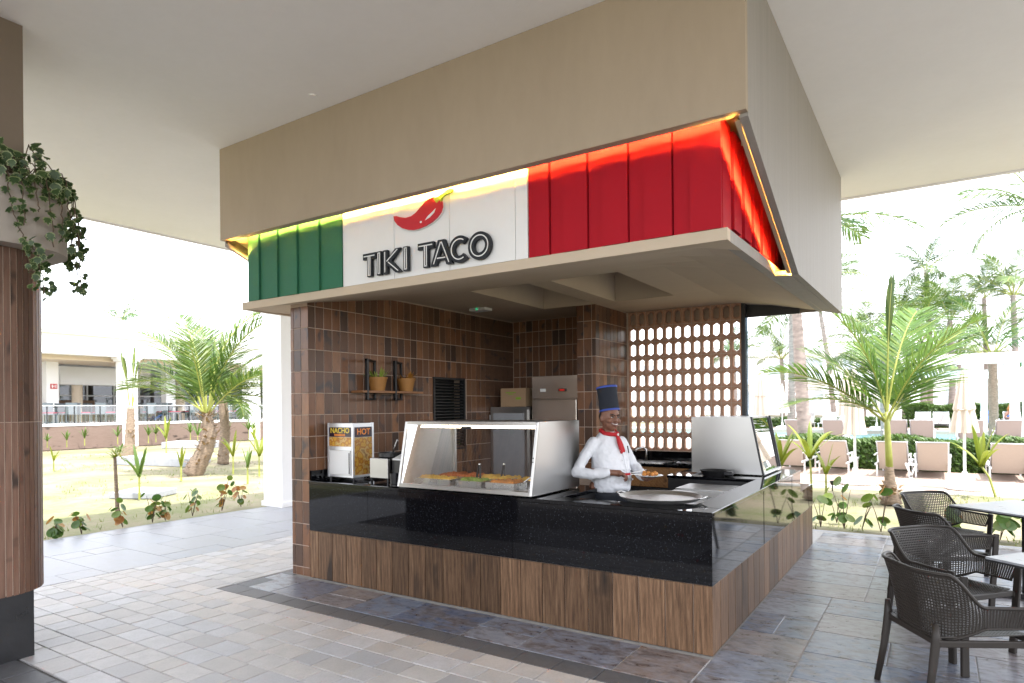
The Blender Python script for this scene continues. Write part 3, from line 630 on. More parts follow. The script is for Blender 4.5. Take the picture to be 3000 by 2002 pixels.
for r in range(1,9):
    for c in range(12): mo.box(BX0+c*BP+.004, BX0+(c+1)*BP-.004, 3.812, 3.868, BZ0+r*BH-.0035, BZ0+r*BH+.0035)
tag(mo.build('mortar_joints', MT['grout'], scr), kind='stuff')
MB().box(-2.192,-2.169,3.80,3.88,1.0,2.858).build('mortar', MT['grout'], scr)
# the blind top course is backed by a dark panel
MB().box(BX0,BX0+12*BP,3.895,3.915,BZ0+8*BH,2.858).build('top_course_back', MT['grout'], scr)
t = thing('corner_post', 'slim black steel post at the right edge of the block screen', 'post', (-.705,3.86,0))
MB().box(-.725,-.685,3.81,3.91,0,2.858).build('post', MT['black'], t); MB().box(-.684,-.662,3.85,3.87,0.93,2.70).build('glass_edge', MT['glassd'], t)
# ============================================================ SERVING COUNTER
ct = thing('serving_counter', 'black granite serving counter on brown wood plank base', 'counter', (-1.9,.5,0))
MB().box(-3.88,-1.2,.022,.95,0,.902).box(-1.199,-.022,.022,.19,0,.902).box(-.19,-.022,.191,2.13,0,.902).box(-1.05,-.022,2.131,3.27,0,.902).box(-1.05,-.022,3.271,4.07,0,.452).build('counter_core', MT['black'], ct)
top = MB()
top.box(-3.884,-1.2,-.008,.97,.9045,HC).box(-1.1985,.006,-.008,.2,.9045,HC).box(-.2,.006,.2015,2.118,.9045,HC).box(-1.06,.006,2.1195,3.285,.9045,HC)
top.build('granite_top', MT['granite'], ct, bevel=.004)
for a,b in ((-3.884,-3.096),(-3.092,-1.542),(-1.538,-.0)): MB().box(a,b,0,.0205,HB+.002,.903).build('granite_panel', MT['granite'], ct)
for a,b in ((.0015,1.50),(1.503,2.78),(2.783,3.284)): MB().box(-.021,0,a+.02,b,HB+.002,.903).build('granite_panel', MT['granite'], ct)
MB().box(-1.0,0.0,3.287,4.086,HB+.002,.70).build('low_granite_end', MT['granite'], ct)
MB().box(-3.883,-.0225,.0153,.0218,.001,HB).box(-.0218,-.0153,.023,4.08,.001,HB).build('plank_backing', MT['grout'], ct)
pm = {}
def plank(w): 
    k = round(w,3)
    if k not in pm: pm[k] = tile_mesh('plank', w-.0065, HB-.006, .012, MT['plank'], .0015)
    return pm[k]
x = -.011
edges = [-.002,-.129]+[-.129-.1912*i for i in range(1,20)]+[-3.884]
for a,b in zip(edges[1:],edges[:-1]):
    if b-a < .03: continue
    o = obj('plank', plank(b-a), ct, loc=((a+b)/2,.003,HB/2)); o.rotation_euler = (R(90),0,0)
y = .003
while y < 4.05:
    w = min(.1912, 4.086-y); o = obj('plank', plank(w), ct, loc=(-.003,y+w/2,HB/2)); o.rotation_euler = (R(90),0,R(90)); y += w
MB().box(-3.8935,-3.872,.02,1.88,HC+.001,1.030).build('splashback', MT['granite'], ct)
# ------------------------------------------------------------ cooking line
gl = thing('griddle', 'low stainless griddle unit along the right inner side of the counter', 'griddle', (-.45,1.3,0))
MB().box(-.78,-.215,.215,2.10,0,.84).build('cabinet', MT['black'], gl)
for a,b,z in ((.73,1.10,.868),(1.105,1.44,.884),(1.445,1.86,.896)): MB().box(-.74,-.22,a,b,.841,z).build('hot_plate', MT['steel'], gl, bevel=.004)
t = thing('paella_pan', 'wide round shallow steel pan at the front of the counter', 'pan', (-.50,.42,.93))
MB().lathe([(0,.006),(.26,.006),(.30,.030),(.303,.030),(.265,.0),(0,.0)], (-.50,.42,.935), 48).build('pan', MT['pansteel'], t, smooth=False)
for s in (-1,1): MB().tube([(-.50+s*.30,.42-.05,.962),(-.50+s*.335,.42-.04,.972),(-.50+s*.335,.42+.04,.972),(-.50+s*.30,.42+.05,.962)], .006, 8).build('handle', MT['polish'], t, smooth=True)
MB().cyl((-.50,.42),.18,.845,.934,24).build('burner_ring', MT['black'], t)
t = thing('spatula', 'white handled spatula lying across the griddle by the round pan', 'spatula', (-.66,.86,.9))
MB().bar((-.80,.93,.925),(-.66,.88,.905),.022,.012).build('handle', MT['wpaint'], t, bevel=.003); MB().bar((-.66,.88,.905),(-.52,.84,.880),.05,.003).build('blade', MT['polish'], t)
t = thing('black_skillet', 'black cast iron skillet in front of the right steel hood case', 'skillet', (-.62,2.24,HC))
MB().lathe([(0,.004),(.095,.004),(.125,.058),(.133,.058),(.102,0),(0,0)], (-.63,2.265,HC+.001), 28).build('skillet', MT['black'], t, smooth=False)
MB().box(-.52,-.44,2.22,2.30,HC+.012,HC+.05).build('handle', MT['blackpl'], t, bevel=.006)

MT['lamp'] = M('warm_case_lamp', (.9,.85,.75), .4, emit=(1,.82,.6), estr=4)
# ------------------------------------------------------------ display cases
def case_x(nm, label, x0, x1, yb, yt, yk, z0, z1):      # glass slopes towards -y
    t = thing(nm, label, 'display case', ((x0+x1)/2,(yb+yk)/2,z0)); s = .022
    pr = [(yb,z0+.012),(yk,z0+.012),(yk,z1),(yt,z1)]
    MB().prism(pr, x1-.012, x1, 'x').build('end_panel', MT['steel'], t); MB().prism(pr, x0, x0+.012, 'x').build('end_panel', MT['steel'], t)
    MB().box(x0+.013,x1-.013,yt+.03,yk,z1-.03,z1).build('top_panel', MT['steel'], t)
    MB().box(x0+.013,x1-.013,yb+.03,yk,z0+.012,z0+.03).build('deck', MT['polish'], t)
    for xx in (x0,x1-s): MB().hexa([(xx,yb-.022,z0+.012),(xx+s,yb-.022,z0+.012),(xx+s,yb-.001,z0+.012),(xx,yb-.001,z0+.012),(xx,yt-.022,z1),(xx+s,yt-.022,z1),(xx+s,yt-.001,z1),(xx,yt-.001,z1)]).build('front_frame', MT['frame'], t, bevel=.003)
    MB().box(x0+s,x1-s,yb-.020,yb+.029,z0+.012,z0+.042).build('bottom_rail', MT['frame'], t); MB().box(x0+s,x1-s,yt-.024,yt+.03,z1-.028,z1-.001).build('top_rail', MT['frame'], t)
    e = .035; f = lambda z: yb+(yt-yb)*(z-z0)/(z1-z0)-.010
    MB().add([(x0+e,f(z0+.04),z0+.04),(x1-e,f(z0+.04),z0+.04),(x1-e,f(z1-.03),z1-.03),(x0+e,f(z1-.03),z1-.03)],[(0,1,2,3)]).build('glass_pane', MT['glass'], t)
    for xx in (x0+.013,x1-.04): MB().box(xx,xx+.027,yk-.03,yk-.002,z0+.031,z1-.031).build('rear_post', MT['frame'], t)
    MB().bar(((x0+x1)/2-.05,yt-.034,z1-.05),((x0+x1)/2+.05,yt-.034,z1-.05),.018,.022).build('latch', MT['blackpl'], t)
    MB().tube([(x0+.05,yt+.09,z1-.045),(x1-.05,yt+.09,z1-.045)],.012,10).build('lamp_tube', MT['lamp'], t)
    for zz_ in (.27,.30): MB().tube([(x1-.014,f(z0+zz_)-.012,z0+zz_),(x1-.014,f(z0+zz_)-.02,z0+zz_)],.005,8).build('bolt', MT['black'], t)
    return t
case_x('food_display_case', 'steel and glass hot food display case on the front counter', -2.735, -1.363, .022, .135, .80, HC, 1.511)
t = thing('hooded_display_case', 'steel ended display case with sloping glass at the far right counter', 'display case', (-.55,2.86,HC))
pr = [(-.90,HC+.012),(-.204,HC+.012),(-.311,1.512),(-.90,1.512)]
MB().prism(pr, 2.43, 2.442, 'y').build('end_panel', MT['steel'], t); MB().prism(pr, 3.27, 3.282, 'y').build('end_panel', MT['steel'], t)
MB().box(-.90,-.33,2.443,3.269,1.49,1.512).build('top_panel', MT['steel'], t); MB().box(-.899,-.23,2.443,3.269,HC+.012,HC+.03).build('deck', MT['polish'], t)
MB().add([(-.212,2.45,HC+.03),(-.212,3.265,HC+.03),(-.313,3.265,1.495),(-.313,2.45,1.495)],[(0,1,2,3)]).build('glass_pane', MT['glass'], t)
for y0 in (2.424,3.262): MB().hexa([(-.206,y0,HC+.012),(-.188,y0,HC+.012),(-.188,y0+.024,HC+.012),(-.206,y0+.024,HC+.012),(-.315,y0,1.514),(-.297,y0,1.514),(-.297,y0+.024,1.514),(-.315,y0+.024,1.514)]).build('front_frame', MT['black'], t)
MB().box(-.215,-.187,2.449,3.261,HC+.012,HC+.032).build('bottom_rail', MT['alu'], t)
for z in (1.16,1.19): MB().ball((-.235,2.421,z),.007).build('bolt', MT['black'], t)
# food inside the case: each pan of food is a thing
foods = [('shredded orange meat in a steel pan at the back left of the case','sausage',-2.42,.52,.42,.28),('yellow cheese in a steel pan at the front left of the case','cheese',-2.46,.24,.40,.20),('chopped salad in a steel pan at the front centre of the case','lettuce',-2.06,.24,.26,.20),('yellow corn in a steel pan at the back centre of the case','cheese',-2.0,.52,.34,.28),('orange sauce mix in a steel pan at the front right of the case','food',-1.75,.24,.28,.20),('pale cheese strips in a steel pan at the back right of the case','cheese',-1.62,.52,.34,.28)]
def lumpy(x0,x1,y0,y1,z,amp,n,seed):
    r = random.Random(seed); vs = []; fs = []
    for j in range(n+1):
        for i in range(n+1):
            e = 0 if i in (0,n) or j in (0,n) else 1
            vs.append((x0+(x1-x0)*i/n, y0+(y1-y0)*j/n, z+e*r.uniform(0,amp)))
    for j in range(n):
        for i in range(n): a = j*(n+1)+i; fs.append((a,a+1,a+n+2,a+n+1))
    return MB().add(vs,fs)
for k,(lb,m,x,y,w,d) in enumerate(foods):
    t = thing('food_pan', lb, 'food pan', (x,y,HC+.03), group='food pans in the display case'); z0 = HC+.031
    b = MB(); e = .012; b.box(x-w/2,x+w/2,y-d/2,y-d/2+e,z0,z0+.05).box(x-w/2,x+w/2,y+d/2-e,y+d/2,z0,z0+.05).box(x-w/2,x-w/2+e,y-d/2+e,y+d/2-e,z0,z0+.05).box(x+w/2-e,x+w/2,y-d/2+e,y+d/2-e,z0,z0+.05)
    b.build('pan', MT['polish'], t); lumpy(x-w/2+e,x+w/2-e,y-d/2+e,y+d/2-e,z0+.040,.035,12,k).build('food', MT[m], t, smooth=True)
for k,(x,y,lb) in enumerate(((-2.12,.36,'left steel tongs standing in the display case'),(-1.93,.46,'right steel tongs standing in the display case'))):
    t = thing('serving_tongs', lb, 'tongs', (x,y,HC+.07), group='tongs in the display case')
    for s in (-1,1): MB().bar((x+s*.022,y,HC+.06),(x+s*.004,y+.02,HC+.20),.016,.008).build('arm', MT['black'], t)
    MB().ball((x,y+.021,HC+.20),.012).build('pivot', MT['polish'], t)
t = thing('serving_spoon', 'thin steel spoon leaning in the right pan of the display case', 'spoon', (-1.55,.34,HC+.07))
MB().tube([(-1.62,.30,HC+.075),(-1.50,.40,HC+.19)],.006,8).build('handle', MT['polish'], t); MB().ball((-1.63,.29,HC+.07),.03,.02,.008).build('bowl', MT['polish'], t)

# ------------------------------------------------------------ nacho warmer
def text_mesh(s, size, name, mat, extrude=.001):
    c = bpy.data.curves.new(name,'FONT'); c.body = s; c.size = size; c.align_x = 'CENTER'; c.align_y = 'CENTER'; c.extrude = extrude; c.offset = size*.018
    o = bpy.data.objects.new(name, c); COL.objects.link(o); dg = bpy.context.evaluated_depsgraph_get()
    me = bpy.data.meshes.new_from_object(o.evaluated_get(dg)); bpy.data.objects.remove(o); bpy.data.curves.remove(c); me.materials.clear(); me.materials.append(mat); me.name = name
    return me
def printed(name, stops, sc=18):
    m,t,p = newmat(name); v = coords(t); vo = N(t,'ShaderNodeTexVoronoi', feature='F1'); vo.inputs['Scale'].default_value = sc; t.links.new(v, vo.inputs['Vector'])
    n = noise(t, v, sc*.5, 5, .6, 1.0); f = mix(t, .55, vo.outputs['Distance'], n); c = ramp(t, f, stops); t.links.new(c, p.inputs['Base Color']); p.inputs['Roughness'].default_value = .18; return m
MT['nprint'] = printed('nacho_photo_print', [(.25,(.55,.30,.04)),(.42,(.62,.36,.06)),(.5,(.40,.13,.02)),(.6,(.65,.46,.16)),(.75,(.16,.03,.01))])
MT['npurple'] = M('dark_purple_print', (.028,.014,.028), .2); MT['nyel'] = M('yellow_print', (.75,.55,.06), .3); MT['norg'] = M('orange_print', (.85,.26,.03), .3)
t = thing('nacho_warmer', 'white and steel nacho warmer cabinet with printed panels on the counter', 'warmer', (-3.66,.33,HC))
X0,X1,Y0,Y1,Z0,Z1 = -3.845,-3.487,.20,.47,.962,1.487
MB().box(X0+.004,X1-.004,Y0+.004,Y1,Z0,Z1).build('cabinet', MT['alu'], t)
for a in (X0+.0,X1-.022): MB().box(a,a+.022,Y0-.004,Y0+.02,Z0-.002,Z1+.004).build('corner_trim', MT['alu'], t, bevel=.003)
MB().box(X1-.018,X1+.003,Y1-.02,Y1+.004,Z0-.002,Z1+.004).build('corner_trim', MT['alu'], t)
MB().box(X0+.023,X1-.023,Y0-.001,Y0+.003,1.452,1.484).build('top_rail', MT['alu'], t)
h = MB().box(X0+.024,X1-.024,Y0-.002,Y0+.003,1.355,1.448).build('header_panel', MT['npurple'], t)
o = obj('lettering', text_mesh('NACHO', .072, 'lettering', MT['nyel']), h, loc=((X0+X1)/2,Y0-.0035,1.415)); o.rotation_euler = (R(90),0,0)
sm = MB()
for i in range(9): sm.box((X0+X1)/2-.075+i*.017,(X0+X1)/2-.064+i*.017,Y0-.0045,Y0-.0025,1.362,1.384)
sm.build('small_print', MT['norg'], h)
MB().box(X0+.024,X1-.024,Y0-.002,Y0+.003,1.262,1.353).build('photo_panel', MT['nprint'], t)
MB().box(X0+.024,X1-.024,Y0-.003,Y0+.003,1.228,1.260).build('mid_rail', MT['alu'], t)
d = MB().box(X0+.035,X1-.03,Y0-.012,Y0+.003,.985,1.222).build('white_door', MT['wpaint'], t, bevel=.004); MB().box(X1-.045,X1-.038,Y0-.018,Y0-.0125,1.0,1.2).build('handle', MT['blackpl'], d)
s_ = MB().box(X1-.002,X1+.002,Y0+.02,Y1-.02,1.352,1.450).build('side_header', MT['npurple'], t)
o = obj('lettering', text_mesh('HOT', .082, 'lettering', MT['norg']), s_, loc=(X1+.0035,(Y0+Y1)/2,1.402)); o.rotation_euler = (R(90),0,R(90))
MB().box(X1-.002,X1+.002,Y0+.02,Y1-.02,.985,1.350).build('side_photo', MT['nprint'], t)
for a,b in ((X0+.02,Y0+.02),(X1-.02,Y0+.02),(X1-.02,Y1-.03),(X0+.02,Y1-.03)): MB().cyl((a,b),.012,HC+.001,Z0,10).build('foot', MT['blackpl'], t)
t = thing('power_cable', 'black power cable curled on the counter beside the nacho warmer', 'cable', (-3.4,.3,HC))
MB().tube([(-3.48,.36,.95),(-3.42,.28,.942),(-3.34,.26,.955),(-3.30,.22,.94),(-3.38,.17,.94),(-3.46,.20,.94)],.006,8).build('cable', MT['blackpl'], t, smooth=True)
t = thing('sauce_warmer', 'small square steel sauce warmer with dark pot and ladle', 'warmer', (-3.2,.42,HC))
MB().box(-3.325,-3.088,.256,.56,.967,1.157).build('body', MT['steel'], t, bevel=.006); MB().lathe([(.10,0),(.115,.012),(.115,.05),(.10,.052),(.095,.01),(0,.01)],(-3.20,.40,1.155),24).build('pot', MT['black'], t)
for a in (-3.31,-3.10):
    for b in (.27,.54): MB().cyl((a,b),.012,HC+.001,.967,8).build('foot', MT['blackpl'], t)
MB().tube([(-3.17,.40,1.17),(-3.13,.40,1.27),(-3.10,.40,1.33),(-3.085,.40,1.315)],.006,8).build('ladle', MT['polish'], t, smooth=True)
t = thing('napkin_dispenser', 'black napkin box with a slanted white top beside the sauce warmer', 'dispenser', (-2.97,.45,HC))
MB().prism([(.30,HC+.001),(.62,HC+.001),(.62,1.24),(.30,1.14)],-3.075,-2.88,'x').build('box', MT['blackpl'], t); MB().hexa([(-3.07,.298,1.142),(-2.885,.298,1.142),(-2.885,.62,1.243),(-3.07,.62,1.243),(-3.07,.298,1.155),(-2.885,.298,1.155),(-2.885,.62,1.256),(-3.07,.62,1.256)]).build('lid', MT['wpaint'], t)
t = thing('black_cup', 'black ribbed utensil cup at the left foot of the display case', 'cup', (-2.815,.05,HC))
MB().lathe([(.036,0),(.044,.005),(.044,.02),(.038,.025),(.043,.118),(.046,.12),(.040,.119),(.034,.01),(0,.01)],(-2.815,.055,HC+.001),24).build('cup', MT['blackpl'], t)

# ------------------------------------------------------------ back of house
t = thing('louvre_shutter', 'black louvred shutter set into the left tiled wall', 'shutter', (-3.95,2.2,1.1))
MB().box(-3.96,-3.885,1.889,1.915,1.103,2.010).box(-3.96,-3.885,2.50,2.527,1.103,2.010).box(-3.96,-3.885,1.916,2.499,1.985,2.010).box(-3.96,-3.885,1.916,2.499,1.103,1.13).build('frame', MT['black'], t)
sm_ = MB().hexa([(-.02,-.29,-.012),(.02,-.29,-.030),(.02,.29,-.030),(-.02,.29,-.012),(-.02,-.29,-.004),(.02,-.29,-.022),(.02,.29,-.022),(-.02,.29,-.004)]).mesh('slat', MT['black'])
for i in range(22): obj('slat', sm_, t, loc=(-3.92,2.2075,1.165+i*.0375))
MB().box(-4.09,-4.07,1.89,2.525,1.105,2.008).build('backing', MT['black'], t)
t = thing('wall_shelf', 'wooden wall shelf hung in two black rectangular metal frames', 'shelf', (-3.80,1.03,1.72))
MB().box(-3.882,-3.715,.555,1.50,1.795,1.818).build('board', MT['shelfwood'], t)
for y0 in (.628,1.046):
    f = MB(); y1 = y0+.255
    f.box(-3.745,-3.712,y0-.012,y0+.012,1.722,2.145).box(-3.882,-3.862,y1-.012,y1+.012,1.722,2.145)
    f.hexa([(-3.746,y0-.012,2.128),(-3.712,y0-.012,2.128),(-3.862,y1+.012,2.128),(-3.882,y1-.012,2.128),(-3.746,y0-.012,2.148),(-3.712,y0-.012,2.148),(-3.862,y1+.012,2.148),(-3.882,y1-.012,2.148)])
    f.hexa([(-3.746,y0-.012,1.720),(-3.712,y0-.012,1.720),(-3.862,y1+.012,1.720),(-3.882,y1-.012,1.720),(-3.746,y0-.012,1.74),(-3.712,y0-.012,1.74),(-3.862,y1+.012,1.74),(-3.882,y1-.012,1.74)])
    f.build('frame', MT['black'], t)
def blade(mb, base, d, L, w, curl=.3, mi=0, n=4):
    base = Vector(base); d = Vector(d).normalized(); sidev = d.cross(Vector((0,0,1)));  sidev = sidev.normalized() if sidev.length > .05 else Vector((1,0,0)); nrm = sidev.cross(d)
    vs = []; fs = []
    for i in range(n+1):
        u = i/n; p = base + d*L*u - Vector((0,0,1))*curl*L*u*u; ww = w*(1-u)**.6*(.55+.9*u if u<.5 else 1)
        vs += [p-sidev*ww, p+nrm*ww*.25, p+sidev*ww]
    for i in range(n): a = i*3; fs += [(a,a+1,a+4,a+3),(a+1,a+2,a+5,a+4)]
    mb.add(vs,fs,mi)
def pot_plant(y, label, mat, seed, tall):
    r = random.Random(seed); t = thing('potted_plant', label, 'potted plant', (-3.79,y,1.819), group='plants on the wall shelf')
    MB().lathe([(0,0),(.072,0),(.100,.125),(.106,.125),(.107,.145),(.096,.145),(.092,.12),(0,.12)],(-3.785,y,1.8185),24).build('pot', MT['terra'], t)
    f = MB()
    for i in range(26):
        a = r.uniform(0,6.28); e = r.uniform(.25,1.2); d = (math.cos(a)*math.cos(e),math.sin(a)*math.cos(e),math.sin(e)); blade(f,(-3.785+.05*math.cos(a),y+.05*math.sin(a),1.94),d,r.uniform(.09,tall),.013,.05)
    f.build('leaves', mat, t, fix=False)
pot_plant(.840,'spiky light green plant in an ochre pot on the wall shelf',MT['succ'],3,.17); pot_plant(1.285,'dry orange brown plant in an ochre pot on the wall shelf',MT['succo'],5,.15)
t = thing('tall_fridge', 'tall stainless steel fridge beside the tiled column', 'fridge', (-2.9,3.4,0))
MB().box(-3.225,-2.56,3.13,3.69,.0,2.03).build('body', MT['steelh'], t); p_ = MB().box(-3.228,-2.557,3.10,3.128,1.742,2.032).build('control_panel', MT['steelh'], t, bevel=.004)
MB().box(-2.83,-2.71,3.095,3.101,1.83,1.865).build('display', MT['blackpl'], p_); MB().box(-2.815,-2.745,3.0935,3.0965,1.838,1.857).build('digits', MT['reddisp'], p_); MB().box(-3.10,-3.02,3.095,3.101,1.828,1.868).build('badge', MT['wpaint'], p_)
d = MB().box(-3.228,-2.575,3.095,3.128,.12,1.728).build('door', MT['steelh'], t, bevel=.006); MB().box(-2.572,-2.557,3.10,3.128,.12,1.735).build('handle_strip', MT['black'], t)
t = thing('undercounter_cooler', 'lower grey steel cooler cabinet with dark door carrying a cardboard box', 'cooler', (-3.58,3.4,0))
MB().box(-3.885,-3.255,3.09,3.69,0,1.637).build('body', MT['steel'], t); MB().box(-3.86,-3.285,3.06,3.089,.1,1.60).build('door_frame', MT['steel'], t); MB().box(-3.82,-3.325,3.053,3.0595,.16,1.555).build('door_panel', MT['int'], t); MB().box(-3.885,-3.865,3.06,3.088,1.45,1.53).build('hinge', MT['alu'], t)
t = thing('cardboard_box', 'brown cardboard box with green print on the cooler cabinet', 'box', (-3.55,3.3,1.638))
b_ = MB().box(-3.745,-3.345,3.13,3.50,1.639,1.888).build('box', MT['card'], t, bevel=.003); MB().box(-3.66,-3.50,3.127,3.1295,1.822,1.834).box(-3.62,-3.54,3.127,3.1295,1.803,1.813).box(-3.50,-3.42,3.127,3.1295,1.735,1.765).build('print', MT['stem'], b_); MB().box(-3.747,-3.343,3.28,3.34,1.86,1.8895).build('tape', MT['cream'], b_)
t = thing('back_counter', 'back counter with black top and wooden doors under the block screen', 'counter', (-1.45,3.5,0))
MB().box(-2.18,-.74,3.21,3.785,.905,HC).build('granite_top', MT['granite'], t); MB().box(-2.18,-.74,3.765,3.785,HC+.001,1.056).build('splashback', MT['granite'], t)
MB().box(-2.17,-.75,3.27,3.78,0,.904).build('carcass', MT['black'], t)
for a,b in ((-2.17,-1.80),(-1.795,-1.43),(-1.425,-1.07)): MB().box(a,b,3.24,3.269,.66,.90).build('drawer_front', MT['cabwood'], t, bevel=.003)
for a,b in ((-2.17,-1.80),(-1.795,-1.43),(-1.425,-1.07)): MB().box(a,b,3.24,3.269,.1,.645).build('door', MT['black'], t)
s_ = MB().box(-2.02,-1.55,3.36,3.70,HC+.001,HC+.006).build('sink_rim', MT['polish'], t); MB().box(-1.98,-1.59,3.40,3.66,HC+.0062,HC+.0075).build('sink_bowl', MT['steel'], s_)
MB().tube([(-1.90,3.72,HC),(-1.90,3.72,1.075),(-1.93,3.69,1.105),(-1.985,3.62,1.09),(-2.0,3.60,1.06)],.014,10).build('tap', MT['polish'], t, smooth=True)
t = thing('grill_tray', 'round wire grill tray on the back counter near the steel case', 'tray', (-1.22,3.45,HC))
MB().lathe([(0,.004),(.16,.004),(.18,.02),(.185,.02),(.165,0),(0,0)],(-1.22,3.45,HC+.001),28).build('tray', MT['polish'], t)
g_ = MB()
for i in range(-4,5): L=math.sqrt(max(0,.165**2-(i*.036)**2)); g_.tube([(-1.22+i*.036,3.45-L,HC+.022),(-1.22+i*.036,3.45+L,HC+.022)],.004,6)
g_.build('wire_grid', MT['black'], t)
kf = sheet('kiosk_floor', -3.88, -.8, .2, 3.7, .003, MT['char']); tag(kf, 'dark floor inside the kiosk behind the counter', 'floor', kind='structure')

# ============================================================ CHEF
def caps(mb, pts, rad, n=10):
    mb.tube(pts, rad, n); 
    for p,r in zip(pts,rad): mb.ball(p, r, n=n, k=6)
def remesh(o, vox, smooth=6):
    m = o.modifiers.new('r','REMESH'); m.mode = 'VOXEL'; m.voxel_size = vox; m.use_smooth_shade = True
    if smooth: s = o.modifiers.new('s','SMOOTH'); s.iterations = smooth; s.factor = .5
def loft(mb, secs, n=20):
    vs = []; fs = []
    for (z,cx,cy,rx,ry) in secs:
        for j in range(n): a = 2*math.pi*j/n; vs.append((cx+rx*math.cos(a), cy+ry*math.sin(a), z))
    k = len(secs)
    for i in range(k-1):
        for j in range(n): fs.append((i*n+j,i*n+(j+1)%n,(i+1)*n+(j+1)%n,(i+1)*n+j))
    fs.append(tuple(range(n-1,-1,-1))); fs.append(tuple(range((k-1)*n,k*n))); mb.add(vs,fs)
CH = thing('person', 'smiling cook in white jacket, red neckerchief and tall navy hat holding a plate', 'person', (-1.18,.98,0), R(62))
HR = Matrix.Rotation(R(-4),4,'Z') @ Matrix.Rotation(R(3),4,'Y')          # head turn
HM = Matrix.Translation((0,-.035,1.525)) @ HR
hp = lambda x,y,z: tuple(HM @ Vector((x,y,z)))
b = MB()
loft(b, [(.90,0,0,.13,.10),(1.0,0,-.02,.14,.12),(1.15,0,-.02,.14,.11),(1.28,0,0,.14,.085),(1.34,0,0,.08,.06)])
caps(b, [(0,-.005,1.34),(0,-.02,1.42),hp(0,.01,-.05)], [.062,.056,.058])
hb = MB(); hb.ball((0,.005,.02),.077,.094,.105,20,14); hb.ball((0,-.020,-.045),.060,.066,.066,16,12); hb.ball((0,-.045,-.082),.030,.032,.026,12,8)      # skull, jaw, chin
hb.ball((0,-.098,-.020),.0155,.018,.016,10,8); hb.tube([(0,-.088,.022),(0,-.100,-.012)],[.009,.014],8); 
for s in (-1,1):
    hb.ball((s*.012,-.092,-.024),.009,.010,.008,8,6); hb.ball((s*.045,-.062,-.022),.024,.022,.020,10,8); hb.ball((s*.078,.012,-.008),.010,.020,.031,10,8); hb.ball((s*.030,-.082,.028),.021,.012,.008,8,6)
hb.ball((0,-.083,-.052),.026,.012,.010,10,6); b.merge(hb.xf(HM))
caps(b, [(-.143,.0,1.30),(-.245,0,1.195),(-.32,.004,1.08)], [.036,.036,.032]); caps(b, [(-.32,.004,1.08),(-.105,-.235,1.075)], [.034,.027])
caps(b, [(.143,.0,1.30),(.205,-.02,1.195),(.25,-.06,1.09)], [.036,.036,.032]); caps(b, [(.25,-.06,1.09),(.13,-.33,1.03)], [.034,.027])
for s in (-1,1): caps(b, [(s*.09,0,.92),(s*.095,-.02,.50),(s*.10,.01,.09)], [.095,.065,.045]); caps(b, [(s*.10,.03,.05),(s*.11,-.13,.04)],[.042,.036])
# right hand closed on the tongs (palm, four bent fingers, thumb from the side)
def hand(mb, w, fwd, side, up, curl, s=1.0):
    w = Vector(w); f = Vector(fwd).normalized(); sd = Vector(side).normalized(); u = Vector(up).normalized()
    caps(mb, [w, w+f*.035*s], [.026*s,.030*s]); c = w+f*.05*s
    for i in range(-1,2): mb.ball(c+sd*i*.020*s,.022*s,.022*s,.016*s,10,6)
    for i,L in zip((-1.5,-.5,.5,1.5),(.064,.074,.070,.054)):
        k = c+sd*i*.0185*s+f*.025*s; a = k+(f*math.cos(curl*.6)-u*math.sin(curl*.6))*L*.48*s; e = a+(f*math.cos(curl*1.5)-u*math.sin(curl*1.5))*L*.34*s; g = e+(f*math.cos(curl*2.2)-u*math.sin(curl*2.2))*L*.28*s
        caps(mb,[k,a,e,g],[.0098*s,.0088*s,.0080*s,.0070*s],8)
    k = w+f*.025*s-sd*.028*s; a = k+(f*.5-sd*.55-u*.45).normalized()*.036*s; e = a+(f*.85-u*.5).normalized()*.030*s; caps(mb,[k,a,e],[.013*s,.011*s,.009*s],8)
hand(b, (-.105,-.235,1.075), (.66,-.74,-.10), (-.74,-.66,0), (.0,.0,1), 1.15)
hand(b, (.13,-.33,1.03), (-.12,-.99,-.06), (-.99,.12,.0), (0,0,-1), .55)
body = b.build('body', MT['skin'], CH, local=True); remesh(body, .0052, 4)
# face details
fd = MB()
for s in (-1,1): fd.ball((s*.030,-.0815,.007),.0105,.007,.0042,12,8)
fd.xf(HM).build('eyes', MT['eyew'], body, smooth=True)
fd = MB()
for s in (-1,1): fd.ball((s*.028,-.0875,.007),.0058,.004,.0046,10,6)
fd.xf(HM).build('pupils', MT['hair'], body, smooth=True)
fd = MB()
for s in (-1,1): fd.tube([(s*.012,-.094,.024),(s*.030,-.0935,.031),(s*.050,-.080,.026)],[.0040,.0050,.0025],8)
for s in (-1,1): fd.tube([(s*.016,-.0895,.0115),(s*.030,-.0900,.0140),(s*.044,-.081,.0095)],[.0022,.0026,.0012],6)
fd.ball((0,.03,.012),.0795,.080,.075,16,10)
fd.xf(HM).build('hair', MT['hair'], body, smooth=True)
fd = MB(); fd.tube([(-.034,-.078,-.040),(-.018,-.0925,-.050),(0,-.0965,-.053),(.018,-.0925,-.050),(.034,-.078,-.040)],[.0015,.0046,.0056,.0046,.0015],8,sq=.6); fd.xf(HM).build('teeth', MT['teeth'], body, smooth=True)
fd = MB(); fd.tube([(-.036,-.076,-.039),(-.018,-.0945,-.0585),(0,-.099,-.062),(.018,-.0945,-.0585),(.036,-.076,-.039)],[.002,.0042,.0048,.0042,.002],8); fd.tube([(-.036,-.077,-.037),(-.016,-.095,-.0425),(0,-.0995,-.0435),(.016,-.095,-.0425),(.036,-.077,-.037)],[.002,.0032,.0036,.0032,.002],8); fd.xf(HM).build('lips', MT['lip'], body, smooth=True)
